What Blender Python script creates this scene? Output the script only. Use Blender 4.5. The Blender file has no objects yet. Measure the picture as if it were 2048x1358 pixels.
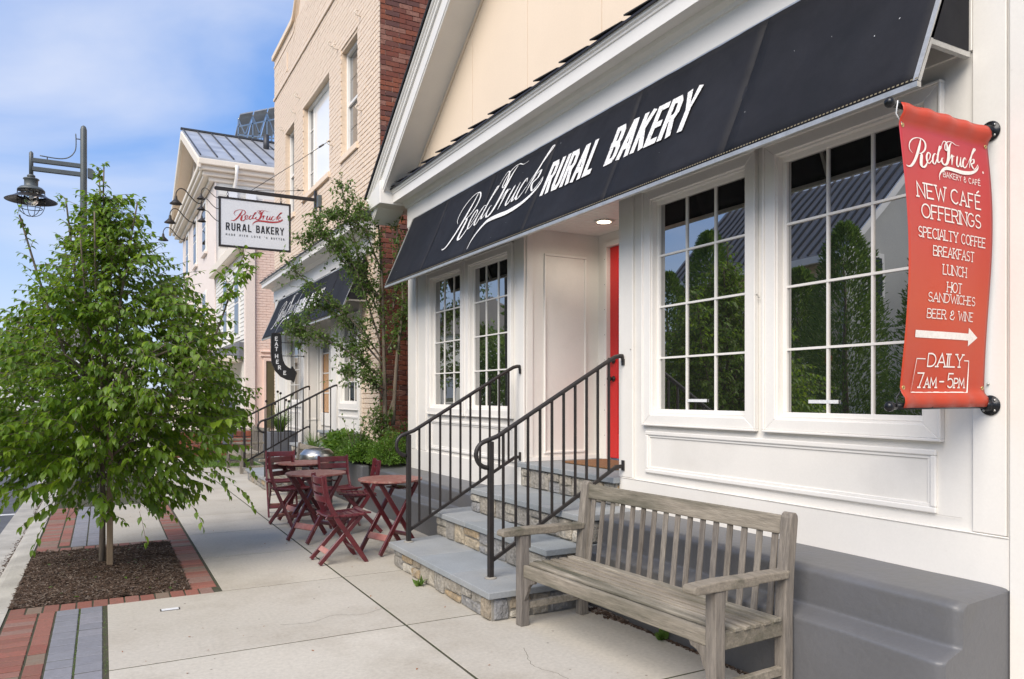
import bpy, bmesh, math, random
from mathutils import Vector, Matrix, noise
R = math.radians
random.seed(7)
scene = bpy.context.scene
COL = scene.collection

# ---------------------------------------------------------------- camera
cam_d = bpy.data.cameras.new('camera'); cam = bpy.data.objects.new('camera', cam_d); COL.objects.link(cam)
cam.location = (0, 0, 1.5)
cam.rotation_euler = (R(90), 0, R(-28.5))
cam_d.sensor_width = 36; cam_d.lens = 1508/2048*36
cam_d.shift_y = 111/2048; cam_d.clip_start = .05; cam_d.clip_end = 900
scene.camera = cam

# ---------------------------------------------------------------- light
SUN_DIR = Vector((-.68, -.50, .80)).normalized()     # towards the sun: over the street, behind the viewer
world = bpy.data.worlds.new('World'); scene.world = world; world.use_nodes = True
nt = world.node_tree; nt.nodes.clear()
def N(t, **kw):
    n = nt.nodes.new(t)
    for k, v in kw.items(): setattr(n, k, v)
    return n
wo = N('ShaderNodeOutputWorld'); bg = N('ShaderNodeBackground')
sky = N('ShaderNodeTexSky', sky_type='NISHITA'); sky.sun_disc = False
sky.sun_elevation = math.asin(SUN_DIR.z); sky.sun_rotation = math.atan2(SUN_DIR.x, SUN_DIR.y)
sky.air_density = 1.0; sky.dust_density = .3; sky.ozone_density = 2.2; sky.altitude = 200
tc = N('ShaderNodeTexCoord'); mp = N('ShaderNodeMapping'); mp.inputs['Scale'].default_value = (1.2, 1.0, 4.2)
mp.inputs['Rotation'].default_value = (R(8), R(-14), R(20)); mp.inputs['Location'].default_value = (4.0, 1.7, 2.3)
nz = N('ShaderNodeTexNoise'); nz.inputs['Scale'].default_value = 1.25; nz.inputs['Detail'].default_value = 8; nz.inputs['Roughness'].default_value = .5
nz.inputs['Distortion'].default_value = .5
cr = N('ShaderNodeValToRGB'); cr.color_ramp.elements[0].position = .44; cr.color_ramp.elements[1].position = .76
cr.color_ramp.elements[0].color = (.02, .02, .02, 1); cr.color_ramp.elements[1].color = (.95, .95, .95, 1)
mx = N('ShaderNodeMix', data_type='RGBA'); mx.inputs['B'].default_value = (4.7, 4.95, 5.7, 1)
hs = N('ShaderNodeHueSaturation'); hs.inputs['Saturation'].default_value = 1.2; hs.inputs['Value'].default_value = 1.0
L = nt.links.new
L(tc.outputs['Generated'], mp.inputs['Vector']); L(mp.outputs['Vector'], nz.inputs['Vector'])
L(nz.outputs['Fac'], cr.inputs['Fac']); L(cr.outputs['Color'], mx.inputs['Factor'])
L(sky.outputs['Color'], hs.inputs['Color'])
mb_ = N('ShaderNodeMix', data_type='RGBA'); mb_.inputs['Factor'].default_value = .62; mb_.inputs['B'].default_value = (1.0, 2.3, 5.5, 1)
L(hs.outputs['Color'], mb_.inputs['A']); L(mb_.outputs['Result'], mx.inputs['A'])
sep = N('ShaderNodeSeparateXYZ'); L(tc.outputs['Generated'], sep.inputs[0])
hz = N('ShaderNodeValToRGB'); hz.color_ramp.interpolation = 'EASE'
hz.color_ramp.elements[0].position = .0; hz.color_ramp.elements[0].color = (.85,.85,.85,1); hz.color_ramp.elements[1].position = .32; hz.color_ramp.elements[1].color = (0,0,0,1)
L(sep.outputs['Z'], hz.inputs['Fac'])
mh = N('ShaderNodeMix', data_type='RGBA'); mh.inputs['B'].default_value = (4.1, 4.7, 5.6, 1); L(hz.outputs['Color'], mh.inputs['Factor']); L(mx.outputs['Result'], mh.inputs['A'])
L(mh.outputs['Result'], bg.inputs['Color']); bg.inputs['Strength'].default_value = .105
L(bg.outputs['Background'], wo.inputs['Surface'])

sun_d = bpy.data.lights.new('sun', 'SUN'); sun = bpy.data.objects.new('sun', sun_d); COL.objects.link(sun)
sun_d.energy = 3.0; sun_d.angle = R(45); sun_d.color = (1, .91, .79)
sun.rotation_euler = SUN_DIR.to_track_quat('Z', 'Y').to_euler()
sun.location = (-10, -10, 20)

scene.view_settings.view_transform = 'Standard'; scene.view_settings.look = 'None'
scene.view_settings.gamma = 1; scene.view_settings.use_curve_mapping = False
scene.view_settings.exposure = .75
scene.render.engine = 'CYCLES'
scene.cycles.max_bounces = 8; scene.cycles.transparent_max_bounces = 8

# ---------------------------------------------------------------- helpers
class MB:
    def __init__(s): s.v = []; s.f = []; s.smooth = []
    def add(s, vs, fs, sm=False):
        b = len(s.v); s.v += [tuple(p) for p in vs]
        for f in fs: s.f.append(tuple(b+i for i in f)); s.smooth.append(sm)
        return s
    def box(s, x0, x1, y0, y1, z0, z1):
        if x0 > x1: x0, x1 = x1, x0
        if y0 > y1: y0, y1 = y1, y0
        if z0 > z1: z0, z1 = z1, z0
        return s.add([(x0,y0,z0),(x1,y0,z0),(x1,y1,z0),(x0,y1,z0),(x0,y0,z1),(x1,y0,z1),(x1,y1,z1),(x0,y1,z1)],
                     [(0,3,2,1),(4,5,6,7),(0,1,5,4),(1,2,6,5),(2,3,7,6),(3,0,4,7)])
    def obox(s, c, ex, ey, ez):      # centre and three half-extent vectors
        c, ex, ey, ez = map(Vector, (c, ex, ey, ez))
        vs = [c+a*ex+b*ey+d*ez for d in (-1,1) for a,b in ((-1,-1),(1,-1),(1,1),(-1,1))]
        fs = [(0,3,2,1),(4,5,6,7),(0,1,5,4),(1,2,6,5),(2,3,7,6),(3,0,4,7)]
        if ex.cross(ey).dot(ez) < 0: fs = [tuple(reversed(f)) for f in fs]
        return s.add(vs, fs)
    def bar(s, a, b, w, t, up=(0,0,1)):   # rectangular bar from a to b, w along the side, t along up
        a, b = Vector(a), Vector(b); d = b-a; L_ = d.length; d.normalize(); up = Vector(up)
        side = d.cross(up)
        if side.length < 1e-4: side = d.cross(Vector((1,0,0)))
        side.normalize(); u2 = side.cross(d)
        return s.obox((a+b)/2, d*(L_/2), side*(w/2), u2*(t/2))
    def tube(s, pts, r, seg=8, cap=True):
        pts = [Vector(p) for p in pts]; n = len(pts)
        rs = r if isinstance(r, (list, tuple)) else [r]*n
        vs = []; prev = None
        for i, p in enumerate(pts):
            d = (pts[min(i+1,n-1)]-pts[max(i-1,0)]).normalized()
            if prev is None:
                u = d.cross(Vector((0,0,1)))
                if u.length < 1e-3: u = d.cross(Vector((1,0,0)))
                u.normalize()
            else:
                u = prev - d*prev.dot(d); u.normalize()
            prev = u; w = d.cross(u)
            for k in range(seg):
                a = 2*math.pi*k/seg; vs.append(p+(u*math.cos(a)+w*math.sin(a))*rs[i])
        fs = []
        for i in range(n-1):
            for k in range(seg):
                k2 = (k+1) % seg; fs.append((i*seg+k, i*seg+k2, (i+1)*seg+k2, (i+1)*seg+k))
        if cap: fs.append(tuple(range(seg-1,-1,-1))); fs.append(tuple((n-1)*seg+k for k in range(seg)))
        return s.add(vs, fs, True)
    def lathe(s, prof, c=(0,0,0), seg=24, axis='z', cap=True):
        vs = []; fs = []; m = len(prof)
        for r, h in prof:
            for k in range(seg):
                a = 2*math.pi*k/seg; x, y = r*math.cos(a), r*math.sin(a)
                p = {'z': (x, y, h), 'x': (h, x, y), 'y': (y, h, x)}[axis]
                vs.append((p[0]+c[0], p[1]+c[1], p[2]+c[2]))
        for i in range(m-1):
            for k in range(seg):
                k2 = (k+1) % seg; fs.append((i*seg+k, i*seg+k2, (i+1)*seg+k2, (i+1)*seg+k))
        if cap:
            fs.append(tuple(range(seg-1,-1,-1))); fs.append(tuple((m-1)*seg+k for k in range(seg)))
        return s.add(vs, fs, True)
    def prism(s, poly, d, e):         # polygon (3D points) extruded by vector e ; d unused
        n = len(poly); poly = [Vector(p) for p in poly]; e = Vector(e)
        nn = Vector((0,0,0))
        for i in range(n): nn += poly[i].cross(poly[(i+1) % n])
        a = list(range(n)); b = [n+i for i in a]
        if nn.dot(e) > 0: fs = [tuple(reversed(a)), tuple(b)] + [(i,(i+1)%n,n+(i+1)%n,n+i) for i in a]
        else: fs = [tuple(a), tuple(reversed(b))] + [(n+i,n+(i+1)%n,(i+1)%n,i) for i in a]
        return s.add(poly+[p+e for p in poly], fs)
    def mesh(s, name, m):
        me = bpy.data.meshes.new(name); me.from_pydata(s.v, [], s.f)
        if any(s.smooth):
            me.polygons.foreach_set('use_smooth', s.smooth)
        if m is not None:
            me.materials.append(m)
        me.update(); return me
    def build(s, name, m, parent=None, bevel=0, seg=1, kind=None, label=None, local=False, recalc=False):
        if parent is not None and not local:
            o3 = world_loc(parent)
            s.v = [(p[0]-o3[0], p[1]-o3[1], p[2]-o3[2]) for p in s.v]
        me = s.mesh(name, m)
        if recalc:
            bm = bmesh.new(); bm.from_mesh(me); bmesh.ops.recalc_face_normals(bm, faces=bm.faces); bm.to_mesh(me); bm.free()
        o = bpy.data.objects.new(name, me); COL.objects.link(o)
        if parent is not None: o.parent = parent
        if bevel:
            b = o.modifiers.new('bevel', 'BEVEL'); b.width = bevel; b.segments = seg; b.limit_method = 'ANGLE'; b.angle_limit = R(40)
        if kind: o['kind'] = kind
        if label: o['label'] = label
        return o
def world_loc(o):
    v = Vector((0,0,0))
    while o is not None: v += o.location; o = o.parent
    return v
def tag(o, label, cat, group=None, kind=None):
    o['label'] = label; o['category'] = cat
    if group: o['group'] = group
    if kind: o['kind'] = kind
    return o
def thing(name, label, cat, loc=(0,0,0), rz=0, group=None):
    o = bpy.data.objects.new(name, None); COL.objects.link(o); o.location = loc; o.rotation_euler = (0,0,rz)
    o.empty_display_size = .1
    return tag(o, label, cat, group)
def inst(name, me, parent, loc, rot=(0,0,0), sc=(1,1,1)):   # an object sharing a mesh; loc is a world position (parents unrotated)
    o = bpy.data.objects.new(name, me); COL.objects.link(o); o.parent = parent
    w = world_loc(parent) if parent is not None else Vector((0,0,0))
    o.location = Vector(loc)-w; o.rotation_euler = rot; o.scale = sc
    return o
KIDS = None
def copy_tree(o, parent=None):
    c = o.copy(); COL.objects.link(c)
    if parent is not None: c.parent = parent
    for ch in [x for x in bpy.data.objects if x.parent == o]: copy_tree(ch, c)
    return c
def arc(cx, cy, rx, ry, a0, a1, n=10):
    return [(cx+rx*math.cos(R(a0+(a1-a0)*i/n)), cy+ry*math.sin(R(a0+(a1-a0)*i/n))) for i in range(n+1)]
def catmull(P, n=8):
    P = [P[0]]+list(P)+[P[-1]]; out = []
    for i in range(1, len(P)-2):
        for k in range(n):
            t = k/n
            out.append(tuple(.5*((2*P[i][j])+(-P[i-1][j]+P[i+1][j])*t+(2*P[i-1][j]-5*P[i][j]+4*P[i+1][j]-P[i+2][j])*t*t+(-P[i-1][j]+3*P[i][j]-3*P[i+1][j]+P[i+2][j])*t**3) for j in range(len(P[i]))))
    out.append(tuple(P[-2])); return out

# ---------------------------------------------------------------- materials
def mat(name, c1, c2=None, scale=6, detail=6, rough=.6, rough2=None, bump=0, bscale=40, metal=0, spec=.5,
        stretch=(1,1,1), dirt=None, dscale=1.3, dpos=(.55,.7), rand=None, voro=None, attr=False, coat=0, bdist=.004, sss=None, grain=.10, gscale=70, spots=None):
    m = bpy.data.materials.new(name); m.use_nodes = True; t = m.node_tree; t.nodes.clear()
    def n(ty, **kw):
        q = t.nodes.new(ty)
        for k, v in kw.items(): setattr(q, k, v)
        return q
    l = t.links.new
    out = n('ShaderNodeOutputMaterial'); p = n('ShaderNodeBsdfPrincipled'); l(p.outputs[0], out.inputs[0])
    geo = n('ShaderNodeNewGeometry'); mpn = n('ShaderNodeMapping'); mpn.inputs['Scale'].default_value = stretch
    l(geo.outputs['Position'], mpn.inputs['Vector']); V = mpn.outputs['Vector']
    def noise_(sc, de=6, ro=.55):
        q = n('ShaderNodeTexNoise'); q.inputs['Scale'].default_value = sc; q.inputs['Detail'].default_value = de; q.inputs['Roughness'].default_value = ro
        l(V, q.inputs['Vector']); return q.outputs['Fac']
    def ramp(fac, a, b, ca=(0,0,0,1), cb=(1,1,1,1)):
        q = n('ShaderNodeValToRGB'); q.color_ramp.elements[0].position = a; q.color_ramp.elements[1].position = b
        q.color_ramp.elements[0].color = ca; q.color_ramp.elements[1].color = cb; l(fac, q.inputs['Fac']); return q.outputs['Color']
    def mixc(f, a, b, mode='MIX'):
        q = n('ShaderNodeMix', data_type='RGBA', blend_type=mode)
        if isinstance(f, float): q.inputs['Factor'].default_value = f
        else: l(f, q.inputs['Factor'])
        for key, val in (('A', a), ('B', b)):
            if isinstance(val, tuple): q.inputs[key].default_value = val if len(val) == 4 else (*val, 1)
            else: l(val, q.inputs[key])
        return q.outputs['Result']
    col = (*c1, 1)
    if rand:                                   # list of colours picked per object (or per face attribute)
        oi = n('ShaderNodeObjectInfo'); fac = oi.outputs['Random']
        if attr:
            at = n('ShaderNodeAttribute', attribute_name='var'); ad = n('ShaderNodeMath', operation='ADD'); l(fac, ad.inputs[0]); l(at.outputs['Fac'], ad.inputs[1])
            fr = n('ShaderNodeMath', operation='FRACT'); l(ad.outputs[0], fr.inputs[0]); fac = fr.outputs[0]
        q = n('ShaderNodeValToRGB'); els = q.color_ramp.elements; k = len(rand)
        q.color_ramp.interpolation = 'CONSTANT'
        els[0].position = 0; els[0].color = (*rand[0], 1); els[1].position = 1/k; els[1].color = (*rand[min(1,k-1)], 1)
        for i in range(2, k):
            e = els.new(i/k); e.color = (*rand[i], 1)
        l(fac, q.inputs['Fac']); col = q.outputs['Color']
    if c2 is not None:
        f = ramp(noise_(scale, detail), .35, .68)
        if rand:
            col = mixc(f, col, mixc(.55, col, (*c2, 1)))
        else: col = mixc(f, col, (*c2, 1))
    if dirt is not None:
        f = ramp(noise_(dscale, 5, .65), dpos[0], dpos[1]); col = mixc(f, col, (*dirt, 1))
    if grain:
        lo = 1-2*grain
        g1 = ramp(noise_(gscale, 4, .7), .30, .70, (lo, lo, lo, 1), (1, 1, 1, 1)); col = mixc(1.0, col, g1, 'MULTIPLY')
    if spots is not None:
        q = n('ShaderNodeTexNoise'); q.inputs['Scale'].default_value = spots[1]; q.inputs['Detail'].default_value = 3; l(V, q.inputs['Vector'])
        col = mixc(ramp(q.outputs['Fac'], spots[2], spots[2]+.05), col, (*spots[0], 1))
    if isinstance(col, tuple): p.inputs['Base Color'].default_value = col
    else: l(col, p.inputs['Base Color'])
    p.inputs['Metallic'].default_value = metal; p.inputs['Specular IOR Level'].default_value = spec
    if coat: p.inputs['Coat Weight'].default_value = coat
    if rough2 is not None:
        q = n('ShaderNodeMapRange'); q.inputs['To Min'].default_value = rough; q.inputs['To Max'].default_value = rough2
        l(noise_(scale*2.3, 3), q.inputs['Value']); l(q.outputs[0], p.inputs['Roughness'])
    else: p.inputs['Roughness'].default_value = rough
    if bump:
        b = n('ShaderNodeBump'); b.inputs['Strength'].default_value = bump; b.inputs['Distance'].default_value = bdist
        l(noise_(bscale, 5, .6), b.inputs['Height']); l(b.outputs[0], p.inputs['Normal'])
    return m

M = {}
M['white'] = mat('white_painted_wood', (.78,.75,.70), (.74,.715,.67), scale=2.2, rough=.42, bump=.12, bscale=28, dirt=(.63,.60,.55), dscale=.9, dpos=(.55,.85), grain=.02, spots=((.50,.46,.40), 9, .76))
M['white_trim'] = mat('white_trim_paint', (.80,.775,.73), (.76,.735,.695), scale=3, rough=.4, bump=.06, bscale=60, grain=.02)
M['cream'] = mat('cream_siding_paint', (.84,.685,.52), (.81,.66,.50), scale=1.4, rough=.6, bump=.15, bscale=90, grain=.025)
M['cream_brick'] = mat('cream_painted_brick', (.86,.695,.535), (.82,.655,.50), scale=9, rough=.55, bump=.4, bscale=55, dirt=(.76,.60,.46), dscale=3.5, dpos=(.6,.85))
M['cream_joint'] = mat('cream_painted_mortar', (.78,.62,.47), (.70,.55,.41), scale=12, rough=.7, bump=.3, bscale=60)
M['red_brick'] = mat('red_brick', (.3,.1,.06), (.12,.045,.03), scale=24, rough=.8, bump=.5, bscale=90, attr=True,
    rand=[(.30,.085,.045),(.25,.07,.042),(.34,.10,.05),(.20,.07,.05),(.28,.085,.05),(.37,.17,.12),(.23,.075,.05),(.15,.065,.055)])
M['red_mortar'] = mat('old_brick_mortar', (.17,.11,.085), (.11,.07,.055), scale=20, rough=.95, bump=.5)
M['awning'] = mat('awning_canvas', (.0085,.009,.012), (.012,.012,.016), scale=3, rough=.6, rough2=.8, bump=.25, bscale=420, spec=.25, dirt=(.022,.022,.027), dscale=1.3, dpos=(.45,.8), bdist=.001)
M['shingle'] = mat('asphalt_shingle', (.03,.03,.034), (.012,.012,.014), scale=60, rough=.95, bump=.8, bscale=150)
M['alu'] = mat('pale_metal_frame', (.62,.61,.58), (.5,.49,.46), scale=8, rough=.35, metal=.6)
M['concrete'] = mat('sidewalk_concrete', (.50,.465,.405), (.44,.41,.35), scale=1.1, detail=9, rough=.85, bump=.35, bscale=120, dirt=(.36,.32,.26), dscale=.9, dpos=(.48,.76), rand=[(.50,.465,.405),(.545,.51,.445),(.46,.425,.36),(.52,.48,.41)], grain=.10, gscale=40, spots=((.20,.18,.15), 34, .745))
M['curb'] = mat('curb_concrete', (.50,.475,.42), (.36,.34,.30), scale=3, detail=9, rough=.9, bump=.5, bscale=90, dirt=(.3,.28,.25), dscale=1.7, dpos=(.6,.8))
M['joint'] = mat('dark_joint_soil', (.07,.06,.045), (.045,.055,.02), scale=14, rough=1, bump=.8, bscale=60)
M['asphalt'] = mat('street_asphalt', (.12,.125,.14), (.085,.09,.10), scale=5, detail=8, rough=.9, bump=.6, bscale=150)
M['line'] = mat('road_paint', (.75,.75,.74), (.6,.6,.6), scale=20, rough=.7)
M['paver_red'] = mat('red_paver', (.30,.10,.07), (.22,.12,.085), scale=22, rough=.85, bump=.5, bscale=110,
    rand=[(.31,.125,.095),(.28,.095,.07),(.26,.16,.12),(.33,.115,.085),(.23,.18,.135),(.30,.14,.11),(.25,.10,.075),(.28,.17,.14)], grain=.16)
M['paver_gray'] = mat('gray_paver', (.22,.22,.235), (.18,.18,.195), scale=18, rough=.85, bump=.5, bscale=120, rand=[(.23,.235,.265),(.25,.25,.28),(.215,.22,.25)])
M['mulch'] = mat('mulch', (.075,.045,.028), (.04,.024,.015), scale=30, rough=1, bump=1, bscale=80, bdist=.012)
M['chip'] = mat('wood_chip', (.12,.07,.045), (.06,.035,.02), scale=40, rough=.95, attr=True, rand=[(.07,.04,.025),(.10,.058,.035),(.055,.033,.022),(.16,.11,.08),(.085,.05,.03),(.26,.21,.17),(.06,.035,.02)])
M['stucco'] = mat('gray_stucco', (.120,.121,.128), (.104,.105,.110), scale=2.2, detail=9, rough=.42, bump=.32, bscale=26, dirt=(.13,.125,.112), dscale=1.1, dpos=(.50,.80), bdist=.008, grain=.035, gscale=45)
M['bluestone'] = mat('bluestone', (.275,.29,.305), (.225,.24,.245), scale=4, detail=8, rough=.72, bump=.35, bscale=60, dirt=(.33,.33,.31), dscale=2.3, dpos=(.55,.8), rand=[(.29,.315,.335),(.27,.295,.31),(.315,.33,.34)])
M['stone'] = mat('field_stone', (.42,.38,.31), (.20,.18,.15), scale=11, detail=9, rough=.85, bump=1, bscale=26, bdist=.03, grain=.22, gscale=30, dirt=(.50,.47,.41), dscale=7, dpos=(.58,.70),
    rand=[(.50,.45,.37),(.36,.34,.31),(.56,.47,.34),(.44,.41,.36),(.50,.37,.22),(.33,.33,.335),(.60,.56,.48),(.46,.38,.28),(.42,.38,.32)])
M['mortar'] = mat('stone_mortar', (.33,.31,.27), (.24,.22,.19), scale=14, rough=.95, bump=.7, bscale=60)
M['iron'] = mat('black_iron', (.022,.020,.020), (.035,.028,.025), scale=20, rough=.38, rough2=.6, metal=.2, spec=.5, bump=.1, bscale=80)
M['pipe'] = mat('black_pipe', (.02,.021,.024), rough=.25, metal=.5, bump=.2, bscale=60)
M['teak'] = mat('weathered_teak', (.34,.295,.235), (.16,.135,.105), scale=9, detail=9, rough=.85, bump=.9, bscale=30, stretch=(4.5,.5,4.5), dirt=(.10,.095,.065), dscale=1.1, dpos=(.46,.66), rand=[(.36,.315,.25),(.30,.26,.205),(.41,.365,.295)], bdist=.005, grain=.15, gscale=16)
M['teak_v'] = mat('weathered_teak_upright', (.29,.26,.22), (.19,.17,.15), scale=9, detail=9, rough=.85, bump=.9, bscale=30, stretch=(5,5,.5), dirt=(.11,.09,.07), dscale=1.3, dpos=(.46,.68), rand=[(.27,.235,.195),(.22,.195,.17),(.30,.265,.22)], bdist=.005, grain=.24, gscale=14)
M['bistro'] = mat('maroon_painted_wood', (.135,.014,.020), (.085,.009,.014), scale=14, rough=.28, rough2=.5, bump=.3, bscale=50, spec=.6, coat=.25, dirt=(.19,.05,.045), dscale=9, dpos=(.62,.78), grain=.12)
M['bistro_top'] = mat('faded_maroon_table_top', (.36,.17,.135), (.25,.075,.065), scale=13, detail=9, rough=.4, bump=.5, bscale=50, stretch=(2,2,1), dirt=(.42,.27,.22), dscale=6, dpos=(.52,.72), grain=.2, gscale=26)
M['bistro_pale'] = mat('pale_pink_stretcher', (.55,.27,.22), (.42,.14,.11), scale=9, rough=.5)
M['red_door'] = mat('red_door_paint', (.68,.022,.022), (.62,.018,.018), scale=4, rough=.3, spec=.5)
M['mat_coir'] = mat('coir_doormat', (.25,.13,.06), (.16,.08,.035), scale=40, rough=1, bump=1, bscale=200)
M['bark'] = mat('bark', (.20,.16,.12), (.12,.095,.07), scale=18, detail=8, rough=.9, bump=.9, bscale=40, stretch=(3,3,.6))
M['stake'] = mat('wooden_stake', (.26,.19,.12), (.17,.12,.075), scale=12, rough=.9, bump=.5, stretch=(4,4,.5))
M['lamp_metal'] = mat('gray_green_metal', (.105,.12,.12), (.085,.095,.095), scale=4, rough=.45, spec=.5)
M['bronze'] = mat('dark_bronze', (.055,.045,.035), (.03,.028,.024), scale=10, rough=.35, metal=.5)
M['steel'] = mat('stainless_steel', (.55,.54,.51), (.48,.47,.45), scale=5, rough=.32, metal=1)
M['roof_metal'] = mat('standing_seam_metal', (.60,.60,.60), (.38,.38,.385), scale=.9, rough=.22, rough2=.45, metal=.35)
M['roof_gray'] = mat('gray_metal_roof', (.30,.275,.26), (.26,.24,.23), scale=.8, rough=.55)
M['seam'] = mat('dark_roof_seam', (.06,.06,.065), rough=.5, metal=.3)
M['siding'] = mat('white_lap_siding', (.78,.765,.71), (.74,.72,.67), scale=2, rough=.55)
M['pink'] = mat('pink_stucco', (.84,.735,.67), (.80,.70,.63), scale=1.5, rough=.7, bump=.3, bscale=30)
M['pink_brick'] = mat('pink_painted_brick', (.86,.67,.58), (.82,.62,.53), scale=5, rough=.6, bump=.3)
M['tan_trim'] = mat('tan_trim_paint', (.82,.73,.61), (.78,.69,.57), scale=2, rough=.55)
M['sign_white'] = mat('sign_board_white', (.72,.74,.77), (.69,.71,.75), scale=2, rough=.35)
M['ink_black'] = mat('black_print', (.018,.018,.020), rough=.5)
M['ink_red'] = mat('red_print', (.42,.03,.035), rough=.5)
M['ink_cream'] = mat('cream_print', (.84,.80,.74), rough=.45)
M['olive_door'] = mat('olive_door', (.12,.10,.05), (.09,.075,.04), scale=3, rough=.5)
M['gray_cloth'] = mat('gray_umbrella_cloth', (.19,.21,.26), (.15,.17,.21), scale=5, rough=.9)
M['red_cloth'] = mat('red_umbrella_cloth', (.50,.05,.05), (.42,.04,.04), scale=5, rough=.9)
M['planter'] = mat('gray_planter', (.15,.155,.175), (.13,.135,.15), scale=3, rough=.7, bump=.3)
M['brass'] = mat('brass_grommet', (.60,.45,.20), rough=.3, metal=.9)
M['flower'] = mat('dark_seed_head', (.02,.014,.012), rough=.9)
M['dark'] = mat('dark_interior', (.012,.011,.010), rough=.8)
M['plastic'] = mat('dark_gray_plastic', (.04,.04,.042), rough=.5)
M['cable'] = mat('twisted_steel_cable', (.10,.09,.08), rough=.5, metal=.5)
M['paper'] = mat('white_printed_sticker', (.75,.76,.77), rough=.5)
M['interior_tan'] = mat('amber_interior', (.55,.24,.05), (.20,.07,.02), scale=5, detail=3, rough=.5)

def canvas_letters():       # cracked white print on the canvas
    m = mat('cracked_white_print', (.80,.79,.77), rough=.6); t = m.node_tree; p = [q for q in t.nodes if q.type == 'BSDF_PRINCIPLED'][0]
    g = t.nodes.new('ShaderNodeNewGeometry'); v = t.nodes.new('ShaderNodeTexVoronoi'); v.feature = 'DISTANCE_TO_EDGE'; v.inputs['Scale'].default_value = 42
    r = t.nodes.new('ShaderNodeValToRGB'); r.color_ramp.elements[0].position = .015; r.color_ramp.elements[1].position = .05
    r.color_ramp.elements[0].color = (.22,.22,.23,1); r.color_ramp.elements[1].color = (.80,.79,.77,1)
    t.links.new(g.outputs['Position'], v.inputs['Vector']); t.links.new(v.outputs['Distance'], r.inputs['Fac']); t.links.new(r.outputs[0], p.inputs['Base Color'])
    return m
M['print'] = canvas_letters()

def glass(name, tint=(.012,.013,.012), ior=5.0, wav=.012):
    m = bpy.data.materials.new(name); m.use_nodes = True; t = m.node_tree; t.nodes.clear(); l = t.links.new
    out = t.nodes.new('ShaderNodeOutputMaterial'); mix = t.nodes.new('ShaderNodeMixShader'); d = t.nodes.new('ShaderNodeBsdfDiffuse'); g = t.nodes.new('ShaderNodeBsdfGlossy')
    f = t.nodes.new('ShaderNodeFresnel'); f.inputs['IOR'].default_value = ior; d.inputs['Color'].default_value = (*tint, 1)
    g.inputs['Color'].default_value = (1,1,1,1); g.inputs['Roughness'].default_value = 0
    b = t.nodes.new('ShaderNodeBump'); b.inputs['Strength'].default_value = wav; b.inputs['Distance'].default_value = .05
    nz = t.nodes.new('ShaderNodeTexNoise'); nz.inputs['Scale'].default_value = 2.2; nz.inputs['Detail'].default_value = 1
    ge = t.nodes.new('ShaderNodeNewGeometry'); l(ge.outputs['Position'], nz.inputs['Vector']); l(nz.outputs['Fac'], b.inputs['Height']); l(b.outputs[0], g.inputs['Normal'])
    l(f.outputs[0], mix.inputs[0]); l(d.outputs[0], mix.inputs[1]); l(g.outputs[0], mix.inputs[2]); l(mix.outputs[0], out.inputs[0])
    return m
M['glass'] = glass('window_glass'); M['glass_far'] = glass('bright_window_glass', (.10,.10,.10), 3.6, .03)
M['glass_painted_sky'] = glass('painted_sky_reflection_glass', (.88,.88,.86), 2.2, .01)  # white sky reflection put into the pane's diffuse colour, no blind behind it
M['glass_painted_orange'] = glass('painted_orange_reflection_glass', (.45,.20,.04), 1.7, .05)  # orange reflection in the door panes painted as their diffuse colour

def leafmat(name, cols, trans=.35, rough=.45):
    m = bpy.data.materials.new(name); m.use_nodes = True; t = m.node_tree; t.nodes.clear(); l = t.links.new
    out = t.nodes.new('ShaderNodeOutputMaterial'); p = t.nodes.new('ShaderNodeBsdfPrincipled'); tr = t.nodes.new('ShaderNodeBsdfTranslucent'); mix = t.nodes.new('ShaderNodeMixShader')
    oi = t.nodes.new('ShaderNodeObjectInfo'); at = t.nodes.new('ShaderNodeAttribute'); at.attribute_name = 'var'
    ad = t.nodes.new('ShaderNodeMath'); ad.operation = 'ADD'; fr = t.nodes.new('ShaderNodeMath'); fr.operation = 'FRACT'
    l(oi.outputs['Random'], ad.inputs[0]); l(at.outputs['Fac'], ad.inputs[1]); l(ad.outputs[0], fr.inputs[0])
    q = t.nodes.new('ShaderNodeValToRGB'); els = q.color_ramp.elements; k = len(cols)
    els[0].position = 0; els[0].color = (*cols[0], 1); els[1].position = 1; els[1].color = (*cols[-1], 1)
    for i in range(1, k-1): e = els.new(i/(k-1)); e.color = (*cols[i], 1)
    l(fr.outputs[0], q.inputs['Fac']); l(q.outputs[0], p.inputs['Base Color'])
    hv = t.nodes.new('ShaderNodeHueSaturation'); hv.inputs['Value'].default_value = 1.7; hv.inputs['Hue'].default_value = .485; l(q.outputs[0], hv.inputs['Color']); l(hv.outputs[0], tr.inputs['Color'])
    p.inputs['Roughness'].default_value = rough; mix.inputs[0].default_value = trans
    l(p.outputs[0], mix.inputs[1]); l(tr.outputs[0], mix.inputs[2]); l(mix.outputs[0], out.inputs[0])
    return m
M['leaf'] = leafmat('street_tree_leaf', [(.085,.165,.011),(.12,.215,.013),(.065,.135,.010),(.16,.27,.018),(.10,.185,.012),(.22,.33,.024)], .46)
M['leaf_apple'] = leafmat('small_tree_leaf', [(.075,.145,.025),(.11,.19,.035),(.055,.11,.02),(.17,.25,.06)], .42)
M['leaf_box'] = leafmat('shrub_leaf', [(.08,.17,.02),(.12,.23,.03),(.06,.13,.016),(.17,.28,.04)], .42)
M['leaf_dark'] = leafmat('evergreen_leaf', [(.09,.17,.03),(.13,.23,.04),(.05,.11,.02),(.19,.29,.06)], .3)
M['blade'] = leafmat('grass_blade', [(.09,.17,.03),(.14,.24,.04),(.06,.12,.02)])
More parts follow.
